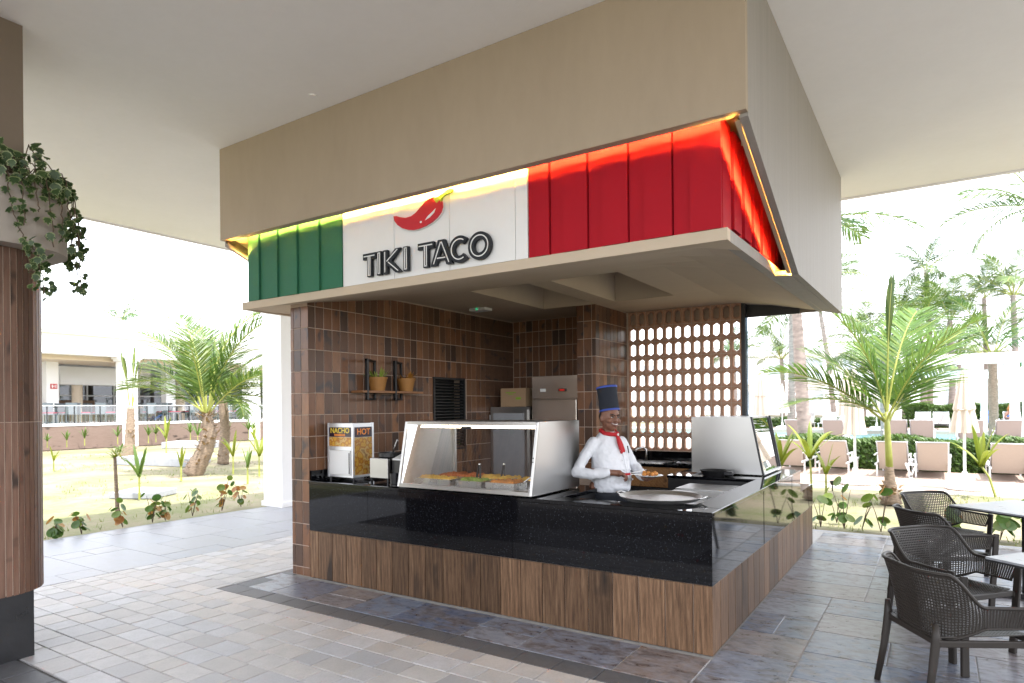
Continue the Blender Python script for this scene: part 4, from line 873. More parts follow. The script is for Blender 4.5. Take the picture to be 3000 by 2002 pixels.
# jacket
j = MB()
loft(j, [(.90,0,-.040,.168,.150),(.95,0,-.050,.168,.165),(1.02,0,-.055,.172,.172),(1.12,0,-.042,.170,.150),(1.22,0,-.026,.174,.132),(1.29,0,-.010,.170,.115),(1.345,0,-.002,.128,.095),(1.385,0,-.004,.098,.080),(1.41,0,-.012,.072,.070)])
caps(j, [(-.148,-.0,1.315),(-.245,-.0,1.20),(-.325,.005,1.075)], [.055,.051,.046]); caps(j, [(-.330,.005,1.075),(-.24,-.105,1.062),(-.155,-.19,1.072)], [.050,.046,.042])
caps(j, [(.148,-.0,1.315),(.205,-.02,1.20),(.250,-.06,1.085)], [.055,.051,.046]); caps(j, [(.255,-.06,1.085),(.20,-.18,1.055),(.150,-.285,1.035)], [.053,.048,.043])
j.ball((0,-.185,.945),.09,.04,.04)
jk = j.build('jacket', MT['cloth'], CH, local=True); remesh(jk, .0085, 5)
dm = jk.modifiers.new('d','DISPLACE'); tx = bpy.data.textures.new('folds','CLOUDS'); tx.noise_scale = .055; dm.texture = tx; dm.strength = .014; dm.mid_level = .5
tx2 = bpy.data.textures.new('fine_folds','CLOUDS'); tx2.noise_scale = .022; d2_ = jk.modifiers.new('d2','DISPLACE'); d2_.texture = tx2; d2_.strength = .006
bt = MB()
for z_,y_ in ((1.25,-.158),(1.17,-.180),(1.09,-.205),(1.01,-.236)):
    for x_ in (.02,.085): bt.ball((x_,y_+(.004 if x_>.05 else 0),z_),.007,.004,.007)
bt.build('buttons', MT['alu'], jk)
pk = MB(); pk.tube([(.045,-.150,1.27),(.045,-.193,1.12),(.045,-.230,1.02),(.045,-.205,.93)],[.003]*4,6); pk.build('placket_seam', MT['alu'], jk)
pn = MB(); pn.tube([(.125,-.118,1.285),(.127,-.132,1.225)],[.0055,.0055],8); pn.build('pen', MT['black'], jk)
# apron and trousers
a = MB(); loft(a, [(.50,0,-.01,.19,.15),(.75,0,-.03,.20,.18),(.90,0,-.045,.2,.19)]); 
for s in (-1,1): caps(a, [(s*.09,0,.80),(s*.095,-.02,.48),(s*.10,.01,.10)], [.12,.085,.07])
ap = a.build('trousers', MT['trouser'], CH, local=True); remesh(ap, .014, 4)
# scarf
s_ = MB(); ring = [(math.cos(q)*.072,-.022+math.sin(q)*.070, 1.412+.012*math.sin(q)-(.012 if math.sin(q)<0 else 0)) for q in [2*math.pi*k/20 for k in range(21)]]
s_.tube(ring,[.019]*21,8); s_.ball((.022,-.102,1.385),.020,.018,.022); caps(s_,[(.020,-.112,1.375),(.018,-.135,1.32),(.028,-.160,1.235)],[.013,.017,.013],8); caps(s_,[(.028,-.112,1.372),(.040,-.135,1.315),(.056,-.158,1.245)],[.012,.016,.012],8)
sf = s_.build('neckerchief', MT['scarf'], CH, local=True); remesh(sf,.006,2); MB().ball((.022,-.122,1.385),.009,.006,.014).build('ring', MT['wpaint'], sf, smooth=True)
# hat leans back
ht = MB(); HT = HM @ Matrix.Translation((0,.006,.062)) @ Matrix.Rotation(R(-9),4,'X') @ Matrix.Rotation(R(-5),4,'Y')
ht.lathe([(.0855,0),(.0860,.03),(.084,.14),(.090,.212),(.086,.218),(.05,.206),(0,.202)],(0,0,0),32); ht.xf(HT); hat = ht.build('hat', MT['hat'], CH, smooth=True, local=True)
for z,r in ((.006,.088),(.206,.0915)):
    q = MB().lathe([(r,-.008),(r+.0015,0),(r,.008)],(0,0,z),32); q.f = q.f[:-2]; q.m = q.m[:-2]; q.xf(HT); q.build('trim', MT['trim'], hat, smooth=True, fix=False)
# plate, food, tongs (world placed through the same local frame)
LM = Matrix.Translation((-1.18,.98,0)) @ Matrix.Rotation(R(62),4,'Z')
pc = LM @ Vector((.105,-.425,1.045))
t = thing('plate', 'white round plate of food held in the cook\'s left hand', 'plate', pc)
MB().lathe([(0,.0),(.06,.0),(.105,.014),(.11,.016),(.106,.018),(.06,.006),(0,.006)],tuple(pc),32).build('plate', MT['plate'], t, smooth=True)
f = MB(); r_ = random.Random(4)
for i in range(16): f.ball((pc.x+r_.uniform(-.05,.05),pc.y+r_.uniform(-.05,.05),pc.z+.018+r_.uniform(0,.016)),r_.uniform(.012,.02),n=8,k=6)
f.build('food', MT['food'], t, smooth=True); f = MB(); f.ball((pc.x+.02,pc.y+.06,pc.z+.018),.03,.022,.012); f.build('salad', MT['lettuce'], t, smooth=True)
ta = LM @ Vector((-.05,-.30,1.065)); tb = LM @ Vector((.09,-.40,1.085)); tm = LM @ Vector((-.015,-.325,1.07))
t = thing('tongs', 'steel kitchen tongs with red handle in the cook\'s right hand', 'tongs', ta)
for s in (-1,1): MB().bar(tm+Vector((0,0,s*.006)), tb+Vector((0,0,s*.018)), .012, .003).build('arm', MT['polish'], t)
MB().bar(ta, tm, .018, .016).build('grip', MT['scarf'], t); 
# ============================================================ LEFT COLUMN WITH PLANTER
def rrect(x0,x1,y0,y1,r,n=10):
    pts = []
    for cx,cy,a0 in ((x1-r,y1-r,0),(x0+r,y1-r,90),(x0+r,y0+r,180),(x1-r,y0+r,270)):
        for k in range(n+1): a = R(a0+90*k/n); pts.append((cx+r*math.cos(a),cy+r*math.sin(a)))
    return pts
lc = thing('clad_column', 'round cornered column clad in brown slats on black stone base at left edge', 'column', (-4.4,-2.9,0))
MB().box(-4.75,-3.845,-3.7,-2.32,0,.49).build('stone_base', MT['stoneblack'], lc)
MB().box(-4.72,-3.872,-3.6,-2.345,2.70,CZ-.001).build('upper_shaft', plaster('brown_plaster',(.20,.16,.125),amt=.05), lc)
sh_ = rrect(-4.95,-3.735,-3.9,-2.215,.30)
MB().prism(sh_, .455, 2.675, 'z').build('shaft_core', MT['grout'], lc)
# narrow vertical slats following the rounded outline
per = [Vector(p) for p in sh_]; L = [0]
for i in range(len(per)): L.append(L[-1]+(per[(i+1)%len(per)]-per[i]).length)
tot = L[-1]; npitch = int(tot/.0385); smesh = {}
def at_len(s):
    s %= tot
    for i in range(len(per)):
        if L[i+1] >= s: u = (s-L[i])/max(1e-9,L[i+1]-L[i]); a,b_ = per[i],per[(i+1)%len(per)]; d = (b_-a).normalized(); return a.lerp(b_,u), d
for z0,z1 in ((.45,1.557),(1.561,2.678)):
    sm0 = MB().box(-.0164,.0164,-.002,.004,z0,z1).mesh('slat', MT['slat'])
    for k in range(npitch):
        p,d = at_len((k+.5)*tot/npitch)
        if p.x < -4.35: continue
        o = obj('slat', sm0, lc, loc=(p.x,p.y,0)); o.rotation_euler = (0,0,math.atan2(d.y,d.x)+math.pi)
col2 = rrect(-5.1,-3.60,-4.05,-2.08,.36); ci = rrect(-5.04,-3.66,-3.99,-2.14,.30); n_ = len(col2)
pl = MB(); z0,z1 = 2.68,3.11
vs = [(x,y,z0) for x,y in col2]+[(x,y,z1) for x,y in col2]+[(x,y,z1) for x,y in ci]+[(x,y,z1-.10) for x,y in ci]
fs = [tuple(range(n_-1,-1,-1))]+[(r*n_+i,r*n_+(i+1)%n_,(r+1)*n_+(i+1)%n_,(r+1)*n_+i) for r in range(3) for i in range(n_)]+[tuple(range(3*n_,4*n_))]
pl.add(vs,fs).build('planter_ring', plaster('grey_planter_plaster',(.36,.32,.285),amt=.05), lc)
# ------------------------------------------------------------ ivy
iv = thing('trailing_ivy', 'trailing variegated ivy spilling from the planter ring of the left column', 'ivy', (-3.8,-2.5,3.05))
LEAF = [(0,-.5),(.28,-.42),(.5,-.12),(.34,.06),(.42,.34),(.16,.26),(0,.62),(-.16,.26),(-.42,.34),(-.34,.06),(-.5,-.12),(-.28,-.42)]
def ivy_leaf(mb, p, nrm, upv, s):
    n = Vector(nrm).normalized(); u = Vector(upv); u = (u-n*u.dot(n)).normalized(); r = u.cross(n)
    P = Vector(p); o = [P+r*x*s+u*y*s+n*(abs(x)*.18*s) for x,y in LEAF]; i = [P+r*x*s*.80+u*y*s*.80+n*(abs(x)*.15*s) for x,y in LEAF]
    k = len(LEAF); b = len(mb.v); mb.v += [tuple(q) for q in o+i]
    for a in range(k): mb.f.append((b+a,b+(a+1)%k,b+k+(a+1)%k,b+k+a)); mb.m.append(1 if rnd.random() < .8 else 0)
    mb.f.append(tuple(range(b+k,b+2*k))); mb.m.append(0)
stems = MB(); lv = MB(); ri = random.Random(12)
def vine(pts, dens, s0, s1):
    P = [Vector(p) for p in pts]; Q = []
    for i in range(len(P)-1):
        for k in range(6): Q.append(P[i].lerp(P[i+1],k/6)+Vector((ri.uniform(-.01,.01),ri.uniform(-.01,.01),ri.uniform(-.008,.008))))
    stems.tube(Q,.0035,5)
    for k in range(dens):
        q = Q[int(ri.random()**.9*len(Q)) % len(Q)]; a = ri.uniform(0,6.28); off = Vector((math.cos(a)*ri.uniform(.005,.055),math.sin(a)*ri.uniform(.005,.055),ri.uniform(-.04,.03)))
        nr = Vector((.6+ri.uniform(-.6,.6),-.45+ri.uniform(-.6,.6),.25+ri.uniform(-.5,.6))); ivy_leaf(lv, q+off, nr, (ri.uniform(-.5,.5),ri.uniform(-.3,.3),-1), ri.uniform(s0,s1)*1.25)
for k in range(14):
    y = -2.95+k*.052; vine([(-3.86,y,3.06),(-3.75+ri.uniform(-.05,.05),y+.02,3.28+ri.uniform(-.1,.12)),(-3.62,y+.05,3.20),(-3.56,y+.07,3.07+ri.uniform(-.1,.05))], 13, .035,.062)
for k in range(10):
    a = R(-5+k*11); r_ = .36; x,y = -3.96+r_*math.cos(a), -2.44+r_*math.sin(a); ox,oy = math.cos(a)*.07, math.sin(a)*.07
    d = ri.uniform(.12,.42) if k < 6 else ri.uniform(.3,.62)
    vine([(x-.14,y-.12,3.08),(x-.03,y-.03,3.19),(x+ox*.6,y+oy*.6,3.11),(x+ox,y+oy,3.0-d*.4),(x+ox*1.1,y+oy*1.1,3.0-d)], int(10+36*d), .026,.052)
vine([(-3.70,-2.60,3.12),(-3.575,-2.55,3.12),(-3.56,-2.52,2.85),(-3.52,-2.45,2.62),(-3.50,-2.41,2.40)], 26, .025,.045)
vine([(-3.52,-2.44,2.70),(-3.50,-2.40,2.55),(-3.49,-2.38,2.32)], 40, .026,.046)
vine([(-3.70,-2.78,3.12),(-3.57,-2.76,3.10),(-3.56,-2.75,2.7),(-3.56,-2.75,2.38)], 46, .035,.060)
vine([(-3.76,-2.86,3.12),(-3.57,-2.86,3.1),(-3.56,-2.84,2.75)], 40, .035,.058)
stems.build('stems', MT['twig'], iv, fix=False); lv.build('leaves', [MT['ivy'],MT['ivyp']], iv, fix=False)

# ============================================================ ARMCHAIRS AND TABLES
def upath(hw, xf, xb, r, n):
    pts = []; a = xf-(xb+r); arc = math.pi/2*r; b = 2*(hw-r); tot = 2*a+2*arc+b
    for i in range(n+1):
        s = tot*i/n
        if s < a: pts.append((xf-s,-hw))
        elif s < a+arc: t = (s-a)/r; pts.append((xb+r-r*math.sin(t),-hw+r-r*math.cos(t)))
        elif s < a+arc+b: pts.append((xb,-hw+r+(s-a-arc)))
        elif s < a+2*arc+b: t = (s-a-arc-b)/r; pts.append((xb+r-r*math.cos(t),hw-r+r*math.sin(t)))
        else: pts.append((xb+r+(s-a-2*arc-b),hw))
    return pts
def lattice(grid, hole=.56):
    m = MB(); R_ = len(grid); C_ = len(grid[0])
    idx = {}
    for i in range(R_):
        for j in range(C_): idx[i,j] = len(m.v); m.v.append(tuple(grid[i][j]))
    for i in range(R_-1):
        for j in range(C_-1):
            c = [Vector(grid[i][j]),Vector(grid[i][j+1]),Vector(grid[i+1][j+1]),Vector(grid[i+1][j])]; o = [idx[i,j],idx[i,j+1],idx[i+1,j+1],idx[i+1,j]]
            if i in (0,R_-2) or j in (0,C_-2): m.f.append(tuple(o)); m.m.append(0); continue
            ce = (c[0]+c[1]+c[2]+c[3])/4; b = len(m.v); m.v += [tuple(ce.lerp(q,hole)) for q in c]
            for k in range(4): m.f.append((o[k],o[(k+1)%4],b+(k+1)%4,b+k)); m.m.append(0)
    return m
def armchair():
    t = thing('resin_armchair', '', 'armchair', (0,0,0), group='perforated armchairs at the terrace tables')
    n = 92; T = upath(.295,.27,-.275,.20,n); B = upath(.240,.235,-.225,.17,n); top = []; bot = []
    for i in range(n+1):
        u = abs(i/n-.5)*2                      # 0 at back centre, 1 at arm front
        k = min(1,max(0,(.62-u)/.22)); k = k*k*(3-2*k); zt = .645+.180*k-.012*(1-k)*(u-.6)*2
        kb = min(1,max(0,(u-.40)/.22)); zb = .435+.085*kb
        top.append(Vector((T[i][0]-.015*k,T[i][1],zt))); f = .35*kb; bot.append(Vector((B[i][0],B[i][1]*(1+.16*kb),zb)))
    nv = 22; grid = [[bot[i].lerp(top[i],v/nv)+Vector((.012*math.sin(math.pi*v/nv)*(1 if abs(i/n-.5)<.3 else 0),0,0)) for i in range(n+1)] for v in range(nv+1)]
    o = lattice(grid).build('shell', MT['resin'], t, local=True, fix=False); s = o.modifiers.new('s','SOLIDIFY'); s.thickness = .006; s.offset = 0
    MB().tube(top,.0105,8).build('rim', MT['resin'], t, local=True, smooth=True); MB().tube(bot,.008,6).build('lower_rim', MT['resin'], t, local=True, smooth=True)
    sg = [[Vector((-.235+.49*a/26,-.235+.47*b_/26,.437+.018*(abs(b_/13-1)**2)+.012*(a/26))) for b_ in range(27)] for a in range(27)]
    o = lattice(sg,.5).build('seat', MT['resin'], t, local=True, fix=False); s = o.modifiers.new('s','SOLIDIFY'); s.thickness = .006; s.offset = 0
    fr = MB(); fr.bar((.25,-.25,.435),(.25,.25,.435),.022,.04).bar((-.22,-.22,.42),(-.22,.22,.42),.022,.035)
    for sy in (-1,1): fr.bar((-.22,sy*.235,.42),(.26,sy*.268,.425),.022,.04)
    fr.build('seat_frame', MT['resin'], t, local=True, bevel=.006)
    for sy in (-1,1):
        MB().hexa([(.225,sy*.262-.014,0),(.268,sy*.262-.014,0),(.268,sy*.262+.014,0),(.225,sy*.262+.014,0),(.245,sy*.295-.010,.655),(.288,sy*.295-.010,.650),(.288,sy*.295+.010,.650),(.245,sy*.295+.010,.655)]).build('leg', MT['resin'], t, local=True, bevel=.006)
        MB().tube([(-.285,sy*.235,0),(-.245,sy*.225,.25),(-.222,sy*.222,.44),(-.225,sy*.225,.53)],[.017,.020,.024,.014],10).build('leg', MT['resin'], t, local=True, smooth=True)
    return t
c1 = armchair(); c1.scale = (1,1,.9); c1.location = (1.28,.12,0); c1.rotation_euler = (0,0,R(32)); c1['label'] = 'brown perforated armchair nearest the viewer at the front table'
copy_thing(c1,(1.267,1.04,0),R(-39),'brown perforated armchair behind the nearest one at the front table')
copy_thing(c1,(1.23,2.30,0),R(32),'brown perforated armchair on the near side of the rear table')
copy_thing(c1,(1.25,3.28,0),R(-39),'farthest brown perforated armchair, beside the lawn')
def table(loc, rz, label):
    t = thing('bistro_table', label, 'table', loc, rz, group='terrace tables')
    MB().box(-.40,.40,-.40,.40,.738,.750).build('table_top', MT['tabletop'], t, local=True); MB().box(-.401,.401,-.401,.401,.726,.7378).build('edge_panel', MT['black'], t, local=True)
    MB().box(-.055,.055,-.035,.035,.03,.725).build('post', MT['black'], t, local=True, bevel=.008)
    for a in (45,135):
        c,s = math.cos(R(a)),math.sin(R(a)); MB().hexa([(-.36*c-.02*s,-.36*s+.02*c,0),(.36*c-.02*s,.36*s+.02*c,0),(.36*c+.02*s,.36*s-.02*c,0),(-.36*c+.02*s,-.36*s-.02*c,0),(-.36*c-.02*s,-.36*s+.02*c,.02),(.36*c-.02*s,.36*s+.02*c,.02),(.36*c+.02*s,.36*s-.02*c,.02),(-.36*c+.02*s,-.36*s-.02*c,.02)]).build('foot', MT['black'], t, local=True)
        MB().obox((0,0,.032 if a==45 else .036),.5,.04,.02,R(a)).build('brace', MT['black'], t, local=True)
table((2.01,.41,0),R(-39),'square table with pale top at the two nearest armchairs'); table((1.87,2.62,0),R(-39),'square table with pale top at the two rear armchairs')

# ============================================================ PLANTS
def frond(L=2.4, n=44, droop=1.0, lf=.55, w=.022, hang=.5, seed=0, vee=.35, stalk=.16, sweep=0):
    r = random.Random(seed); m = MB(); P = []; a = 0; p = Vector((0,0,0)); K = 24
    for i in range(K+1):
        u = i/K; P.append((p.copy(), -droop*u**1.6)); p = p+Vector((math.cos(-droop*u**1.6),0,math.sin(-droop*u**1.6)))*L/K
    m.tube([q for q,_ in P],[.020*(1-.85*i/K)*L/2.4+.003 for i in range(K+1)],5,1)
    for k in range(n):
        u = stalk+(1-stalk)*(k+.5)/n; x = u*K; i = min(int(x),K-1); q = P[i][0].lerp(P[i+1][0],x-i); an = P[i][1]; T = Vector((math.cos(an),0,math.sin(an))); U = Vector((-math.sin(an),0,math.cos(an)))
        ln = lf*(math.sin(math.pi*min(1,.15+.80*u))**.7)*r.uniform(.85,1.1)
        for s in (-1,1):
            fw = .55+.5*u+r.uniform(-.12,.12)+sweep; d = (Vector((0,s,0))+T*fw+U*(vee+r.uniform(-.12,.12))).normalized(); vs = []; g = hang*r.uniform(.6,1.3)
            sd = T.cross(d); sd = (T-d*T.dot(d)).normalized()
            for v in (0,.45,.8,1): 
                c = q+d*ln*v-Vector((0,0,1))*g*ln*v*v; ww = w*(.7 if v==0 else 1 if v<.5 else .7 if v<.9 else .08); vs += [c-sd*ww/2, c+sd*ww/2]
            m.add(vs,[(0,1,3,2),(2,3,5,4),(4,5,7,6)],0)
    return m
def fmeshes(key, mats, **kw): return [frond(seed=i,**{k:(v*(1+.12*(i-1)) if k in('L','droop') else v) for k,v in kw.items()}).mesh('frond', mats, fix=False) for i in range(3)]
FM = {'std': fmeshes('std',[MT['palm'],MT['rachis']],L=2.2,n=46,droop=1.15,lf=.62,w=.030,hang=.45),
      'big': fmeshes('big',[MT['palmb'],MT['rachis']],L=1.95,n=46,droop=.8,lf=.66,w=.030,hang=.22,vee=.22,stalk=.14),
      'spear': fmeshes('spear',[MT['palm'],MT['rachis']],L=1.8,n=40,droop=.10,lf=.50,w=.018,hang=.0,vee=.1,sweep=9,stalk=.5),
      'yel': fmeshes('yel',[MT['palmy'],MT['rachis']],L=1.9,n=40,droop=.9,lf=.50,w=.030,hang=.4),
      'far': fmeshes('far',[MT['palmd'],MT['rachis']],L=2.7,n=36,droop=1.05,lf=.80,w=.045,hang=.8),
      'tall': fmeshes('tall',[MT['palm'],MT['rachis']],L=3.0,n=44,droop=1.0,lf=.85,w=.040,hang=.7)}
def trunk(mb, pts, rads, rings=True, n=12):
    Q = []; rr = []; P = [Vector(p) for p in pts]; r = random.Random(3)
    for i in range(len(P)-1):
        k = max(3,int((P[i+1]-P[i]).length/.09)); k = min(k,40)
        for j in range(k): u = j/k; Q.append(P[i].lerp(P[i+1],u)); rr.append((rads[i]*(1-u)+rads[i+1]*u)*(1.0+(.07 if (len(Q)%2 and rings) else -.03)+r.uniform(-.03,.03)))
    Q.append(P[-1]); rr.append(rads[-1]); mb.tube(Q,rr,n); return mb
def palm(label, pts, rads, fr, kind, bark='bark', boots=0, group=None, name='palm_tree'):
    t = thing(name, label, 'palm tree', pts[0], group=group); trunk(MB(),pts,rads).build('trunk', MT[bark], t, smooth=True); top = Vector(pts[-1]); r = random.Random(hash(label)%999 if False else len(label)*7+int(abs(pts[0][0])*10))
    for k,(az,el,s) in enumerate(fr):
        o = obj('frond', FM[kind][k%3], t, loc=top+Vector((math.cos(R(az))*rads[-1]*.5,math.sin(R(az))*rads[-1]*.5,r.uniform(-.05,.05)))); o.rotation_euler = Euler((R(r.uniform(-25,25)),-R(el),R(az)),'XYZ'); o.scale = (s,s,s)
    if boots:
        m = MB()
        for k in range(boots):
            u = r.random(); i = min(int(u*(len(pts)-1)),len(pts)-2); p = Vector(pts[i]).lerp(Vector(pts[i+1]),u*(len(pts)-1)-i); a = r.uniform(0,6.28); rd = rads[i]
            blade(m, p+Vector((math.cos(a)*rd*.8,math.sin(a)*rd*.8,0)), (math.cos(a)*.8,math.sin(a)*.8,r.uniform(.3,1.2)), r.uniform(.12,.34), r.uniform(.03,.06), .2)
        tag(m.build('dry_sheaths', MT['fibre'], t, fix=False), kind='stuff')
    return t
def spread(n, e0, e1, s0, s1, seed, az0=0):
    r = random.Random(seed); return [(az0+k*137.5+r.uniform(-12,12), e0+(e1-e0)*((k+.5)/n)+r.uniform(-7,7), r.uniform(s0,s1)) for k in range(n)]
# view-frame azimuths: image right is about 33 degrees, towards the viewer about -57
palm('leaning coconut palm with ragged trunk on the lawn left of the kiosk', [(-14.73,5.30,0),(-14.47,5.47,.58),(-14.34,5.55,1.04),(-14.38,5.52,1.30),(-14.42,5.50,1.55)], [.25,.20,.165,.14,.11],
     [(213,58,1.2),(205,72,1.4),(190,44,1.1),(225,38,1.05),(33,62,1.2),(45,76,1.4),(20,46,1.15),(120,66,1.2),(300,72,1.0),(150,82,1.45),(190,84,1.45),(60,86,1.45)],'std',boots=90)
palm('second palm just behind the leaning palm by the white pillar', [(-17.1,7.7,0),(-17.05,7.75,1.0),(-17.1,7.7,2.1)], [.17,.14,.12],
     [(33,42,1.0),(25,20,1.05),(40,5,1.0),(50,-12,.9),(10,30,1.0),(60,50,1.0),(300,35,.9),(210,40,.8),(150,60,.9),(350,0,.95)],'std',boots=20)
palm('thin young palm with fronds tied upright before the white terrace building', [(-22.5,7.6,0),(-22.45,7.63,.5),(-22.41,7.66,1.79)], [.24,.17,.11], [(33,84,.95),(213,83,1.0),(120,86,1.0),(300,82,1.05),(60,80,.9)],'spear',boots=26)
palm('rooftop palm top behind the white balustrade', [(-38,15.0,5.2),(-38,15.0,6.85)], [.16,.12], spread(9,20,75,.55,.75,3),'far')
t = thing('sapling', 'slim bare stemmed sapling with drooping leaves on the near lawn', 'sapling', (-9.37,.887,0)); trunk(MB(),[(-9.37,.887,0),(-9.385,.875,.5),(-9.40,.865,.95)],[.030,.026,.022]).build('stem', MT['bark'], t)
f = MB(); r_ = random.Random(8)
for k in range(26): a = r_.uniform(0,6.28); e = r_.uniform(.1,1.2); blade(f,(-9.40,.865,.93+r_.uniform(-.04,.05)),(math.cos(a)*math.cos(e),math.sin(a)*math.cos(e),math.sin(e)),r_.uniform(.25,.55),.016,.5)
f.build('leaves', MT['palmy'], t, fix=False)
def seedling(loc, h, label, seed, n=6, mat='palmy', group='young coconut seedlings', lean=0):
    r = random.Random(seed); t = thing('palm_seedling', label, 'seedling', loc, group=group); x,y,z = loc; MB().tube([(x,y,z),(x+lean*.4,y,z+h*.25),(x+lean,y,z+h*.42)],[.022,.018,.014],8).build('stem', MT['rachis'], t)
    f = MB()
    for k in range(n):
        a = k*2.4+r.uniform(-.4,.4); e = r.uniform(.85,1.48); L = h*r.uniform(.6,.85); blade(f,(x+lean*.9,y,z+h*.38),(math.cos(a)*math.cos(e),math.sin(a)*math.cos(e),math.sin(e)),L,h*.038+.014,.25+.6*max(0,1.3-e),n=8)
    f.build('leaves', MT[mat], t, fix=False); return t
for k,(x,y,h,lb) in enumerate([(-11.11,2.11,1.1,'yellow green seedling growing beside the near concrete slab'),(-13.5,4.29,.85,'pale seedling just left of the leaning palm trunk'),(-13.8,5.83,1.2,'seedling cluster to the right of the leaning palm trunk'),(-11.5,4.64,.95,'broad leaved seedling nearest the white pillar on the lawn'),(-19.2,3.97,.75,'small seedling close to the clad column edge'),(-23.5,9.5,1.5,'tall seedling right of the tied young palm'),(-26.5,12.6,1.4,'distant yellow seedling behind the leaning palm'),(-12.7,5.8,1.3,'dark green seedling at the pillar edge'),(-22.0,12.3,1.2,'seedling between the second palm and the pillar'),(-20.6,6.4,.9,'seedling in front of the tied palm trunk')]):
    seedling((x,y,0),h,lb,k,5 if h>1 else 4,'palmy' if k%3 else 'palm')
def seagrape(loc, h, label, seed, n=9, red=.25, s=.05, group='sea grape plants along the terrace edge'):
    r = random.Random(seed); t = thing('sea_grape', label, 'plant', loc, group=group); st = MB(); f = MB(); g_ = MB(); x,y,z = loc
    for b_ in range(3):
        a = r.uniform(0,6.28); tip = Vector((x+math.cos(a)*h*.22,y+math.sin(a)*h*.22,z+h*r.uniform(.55,1))); st.tube([(x,y,z),Vector((x,y,z)).lerp(tip,.5)+Vector((0,0,.03)),tip],[.006,.005,.003],6)
        for k in range(n//3+1):
            p = Vector((x,y,z)).lerp(tip,.25+.75*k/(n//3)); q = r.uniform(0,6.28); nr = Vector((math.cos(q)*.7,math.sin(q)*.7,r.uniform(.2,.9))).normalized(); u = nr.orthogonal().normalized(); w_ = nr.cross(u); c = p+Vector((math.cos(q),math.sin(q),.2))*s*.9; ss = s*r.uniform(.75,1.25)
            vs = [c]+[c+(u*math.cos(2*math.pi*i/12)+w_*math.sin(2*math.pi*i/12)*.92)*ss+nr*.16*ss for i in range(12)]; (g_ if r.random() < red else f).add(vs,[(0,1+i,1+(i+1)%12) for i in range(12)])
    st.build('stems', MT['twig'], t); 
    if f.v: f.build('leaves', MT['grape'], t, fix=False)
    if g_.v: g_.build('red_leaves', MT['graper'], t, fix=False)
WH = ['first','second','third','fourth','fifth','sixth','seventh','eighth']
for k,(x,y,h) in enumerate([(-8.33,-.38,.22),(-8.32,-.08,.30),(-8.35,.46,.45),(-8.38,.89,.40),(-8.38,1.08,.38),(-8.43,1.53,.46),(-8.50,2.07,.52),(-8.62,2.50,.40)]): seagrape((x,y,0),h,WH[k]+' sea grape from the clad column along the left lawn edge',40+k,9,.35,.055)
for k,(x,y,h) in enumerate([(-.08,5.30,.42),(.20,5.30,.60),(.40,5.36,.48),(.62,5.30,.60),(.06,5.75,.40)]): seagrape((x,y,0),h,WH[k]+' sea grape right of the kiosk counter, counted from the counter',60+k,5,.12,.068)
for k,(x,y,h,lb) in enumerate([(1.85,5.45,.5,'sea grape seen under the rear table'),(2.15,5.5,.5,'sea grape at the right image edge under the rear table'),(1.35,5.45,.35,'sea grape half hidden behind the farthest armchair')]): seagrape((x,y,0),h,lb,70+k,9,.1,.085)
# concrete covers on the lawn
def cover(pts, z, label):
    t = MB().prism(pts, -.02, z, 'z').build('concrete_cover', MT['concrete'], None, bevel=.01); tag(t, label, 'slab', 'concrete covers on the lawn'); return t
cover([(-11.9,1.95),(-11.1,2.35),(-11.5,3.05),(-12.4,2.75)],.09,'low grey concrete slab on the near lawn by the seedling'); cover([(-20.1,6.0),(-16.9,6.7),(-18.2,8.0),(-20.8,7.6)],.22,'blue grey concrete cover behind the near slab'); cover([(-27.5,11.5),(-25.4,12.6),(-26.4,13.9),(-28.6,12.9)],.25,'farthest concrete cover below the planter wall')
# tufts of grass
gt = MB(); r_ = random.Random(31)
for k in range(5200):
    if r_.random() < .6: x = r_.uniform(-26,-8.5); y = r_.uniform(-3,12)
    else: x = r_.uniform(-4,5); y = r_.uniform(5.2,10.2)
    if math.sin(x*1.3+.5*y)+math.sin(y*1.7-.3*x)+r_.uniform(-1,1) < .1: continue
    for q in range(3):
        a = r_.uniform(0,6.28); L_ = r_.uniform(.03,.09); dx,dy = math.cos(a),math.sin(a); bx,by = x+r_.uniform(-.05,.05),y+r_.uniform(-.05,.05)
        gt.add([(bx-dy*.006,by+dx*.006,-.03),(bx+dy*.006,by-dx*.006,-.03),(bx+dx*L_*.6,by+dy*L_*.6,-.03+L_)],[(0,1,2)])
MT['grassb'] = leafm('grass_blade', (.12,.17,.04),(.26,.28,.09),.3)
tag(gt.build('grass_tufts', MT['grassb'], None, fix=False),'short patchy grass tufts over the sandy lawn','grass',kind='stuff')
MW = ['leftmost','second','third','fourth','fifth','sixth','seventh','eighth','ninth','tenth','eleventh','twelfth','thirteenth','fourteenth','fifteenth','sixteenth','seventeenth']
# ============================================================ LEFT: TERRACE BUILDING  (front face on x = -30.5)
XB = -30.5
bl = thing('terrace_building', 'long white restaurant building with open terrace and roof balustrade', 'building', (XB-6,14,0))
ya, yb = -4, 34
pw = MB().box(XB-.3,XB,ya,yb,0,1.02).build('planter_wall', MT['pinkwood'], bl); 
MB().box(XB-14,XB+.02,ya,yb,1.021,1.12).build('terrace_slab', MT['white'], bl)
MB().box(XB-14,XB,ya,yb,4.18,5.03).build('beam', MT['white'], bl); MB().box(XB-14,XB+.22,ya,yb,5.031,5.16).build('cornice', MT['white'], bl); MB().box(XB-14,XB+.30,ya,yb,5.161,5.24).build('cornice', MT['white'], bl)
MB().box(XB-.30,XB-.02,ya,yb,5.241,5.46).build('parapet_base', MT['white'], bl); MB().box(XB-.32,XB,ya,yb,5.70,5.80).build('parapet_rail', MT['white'], bl)
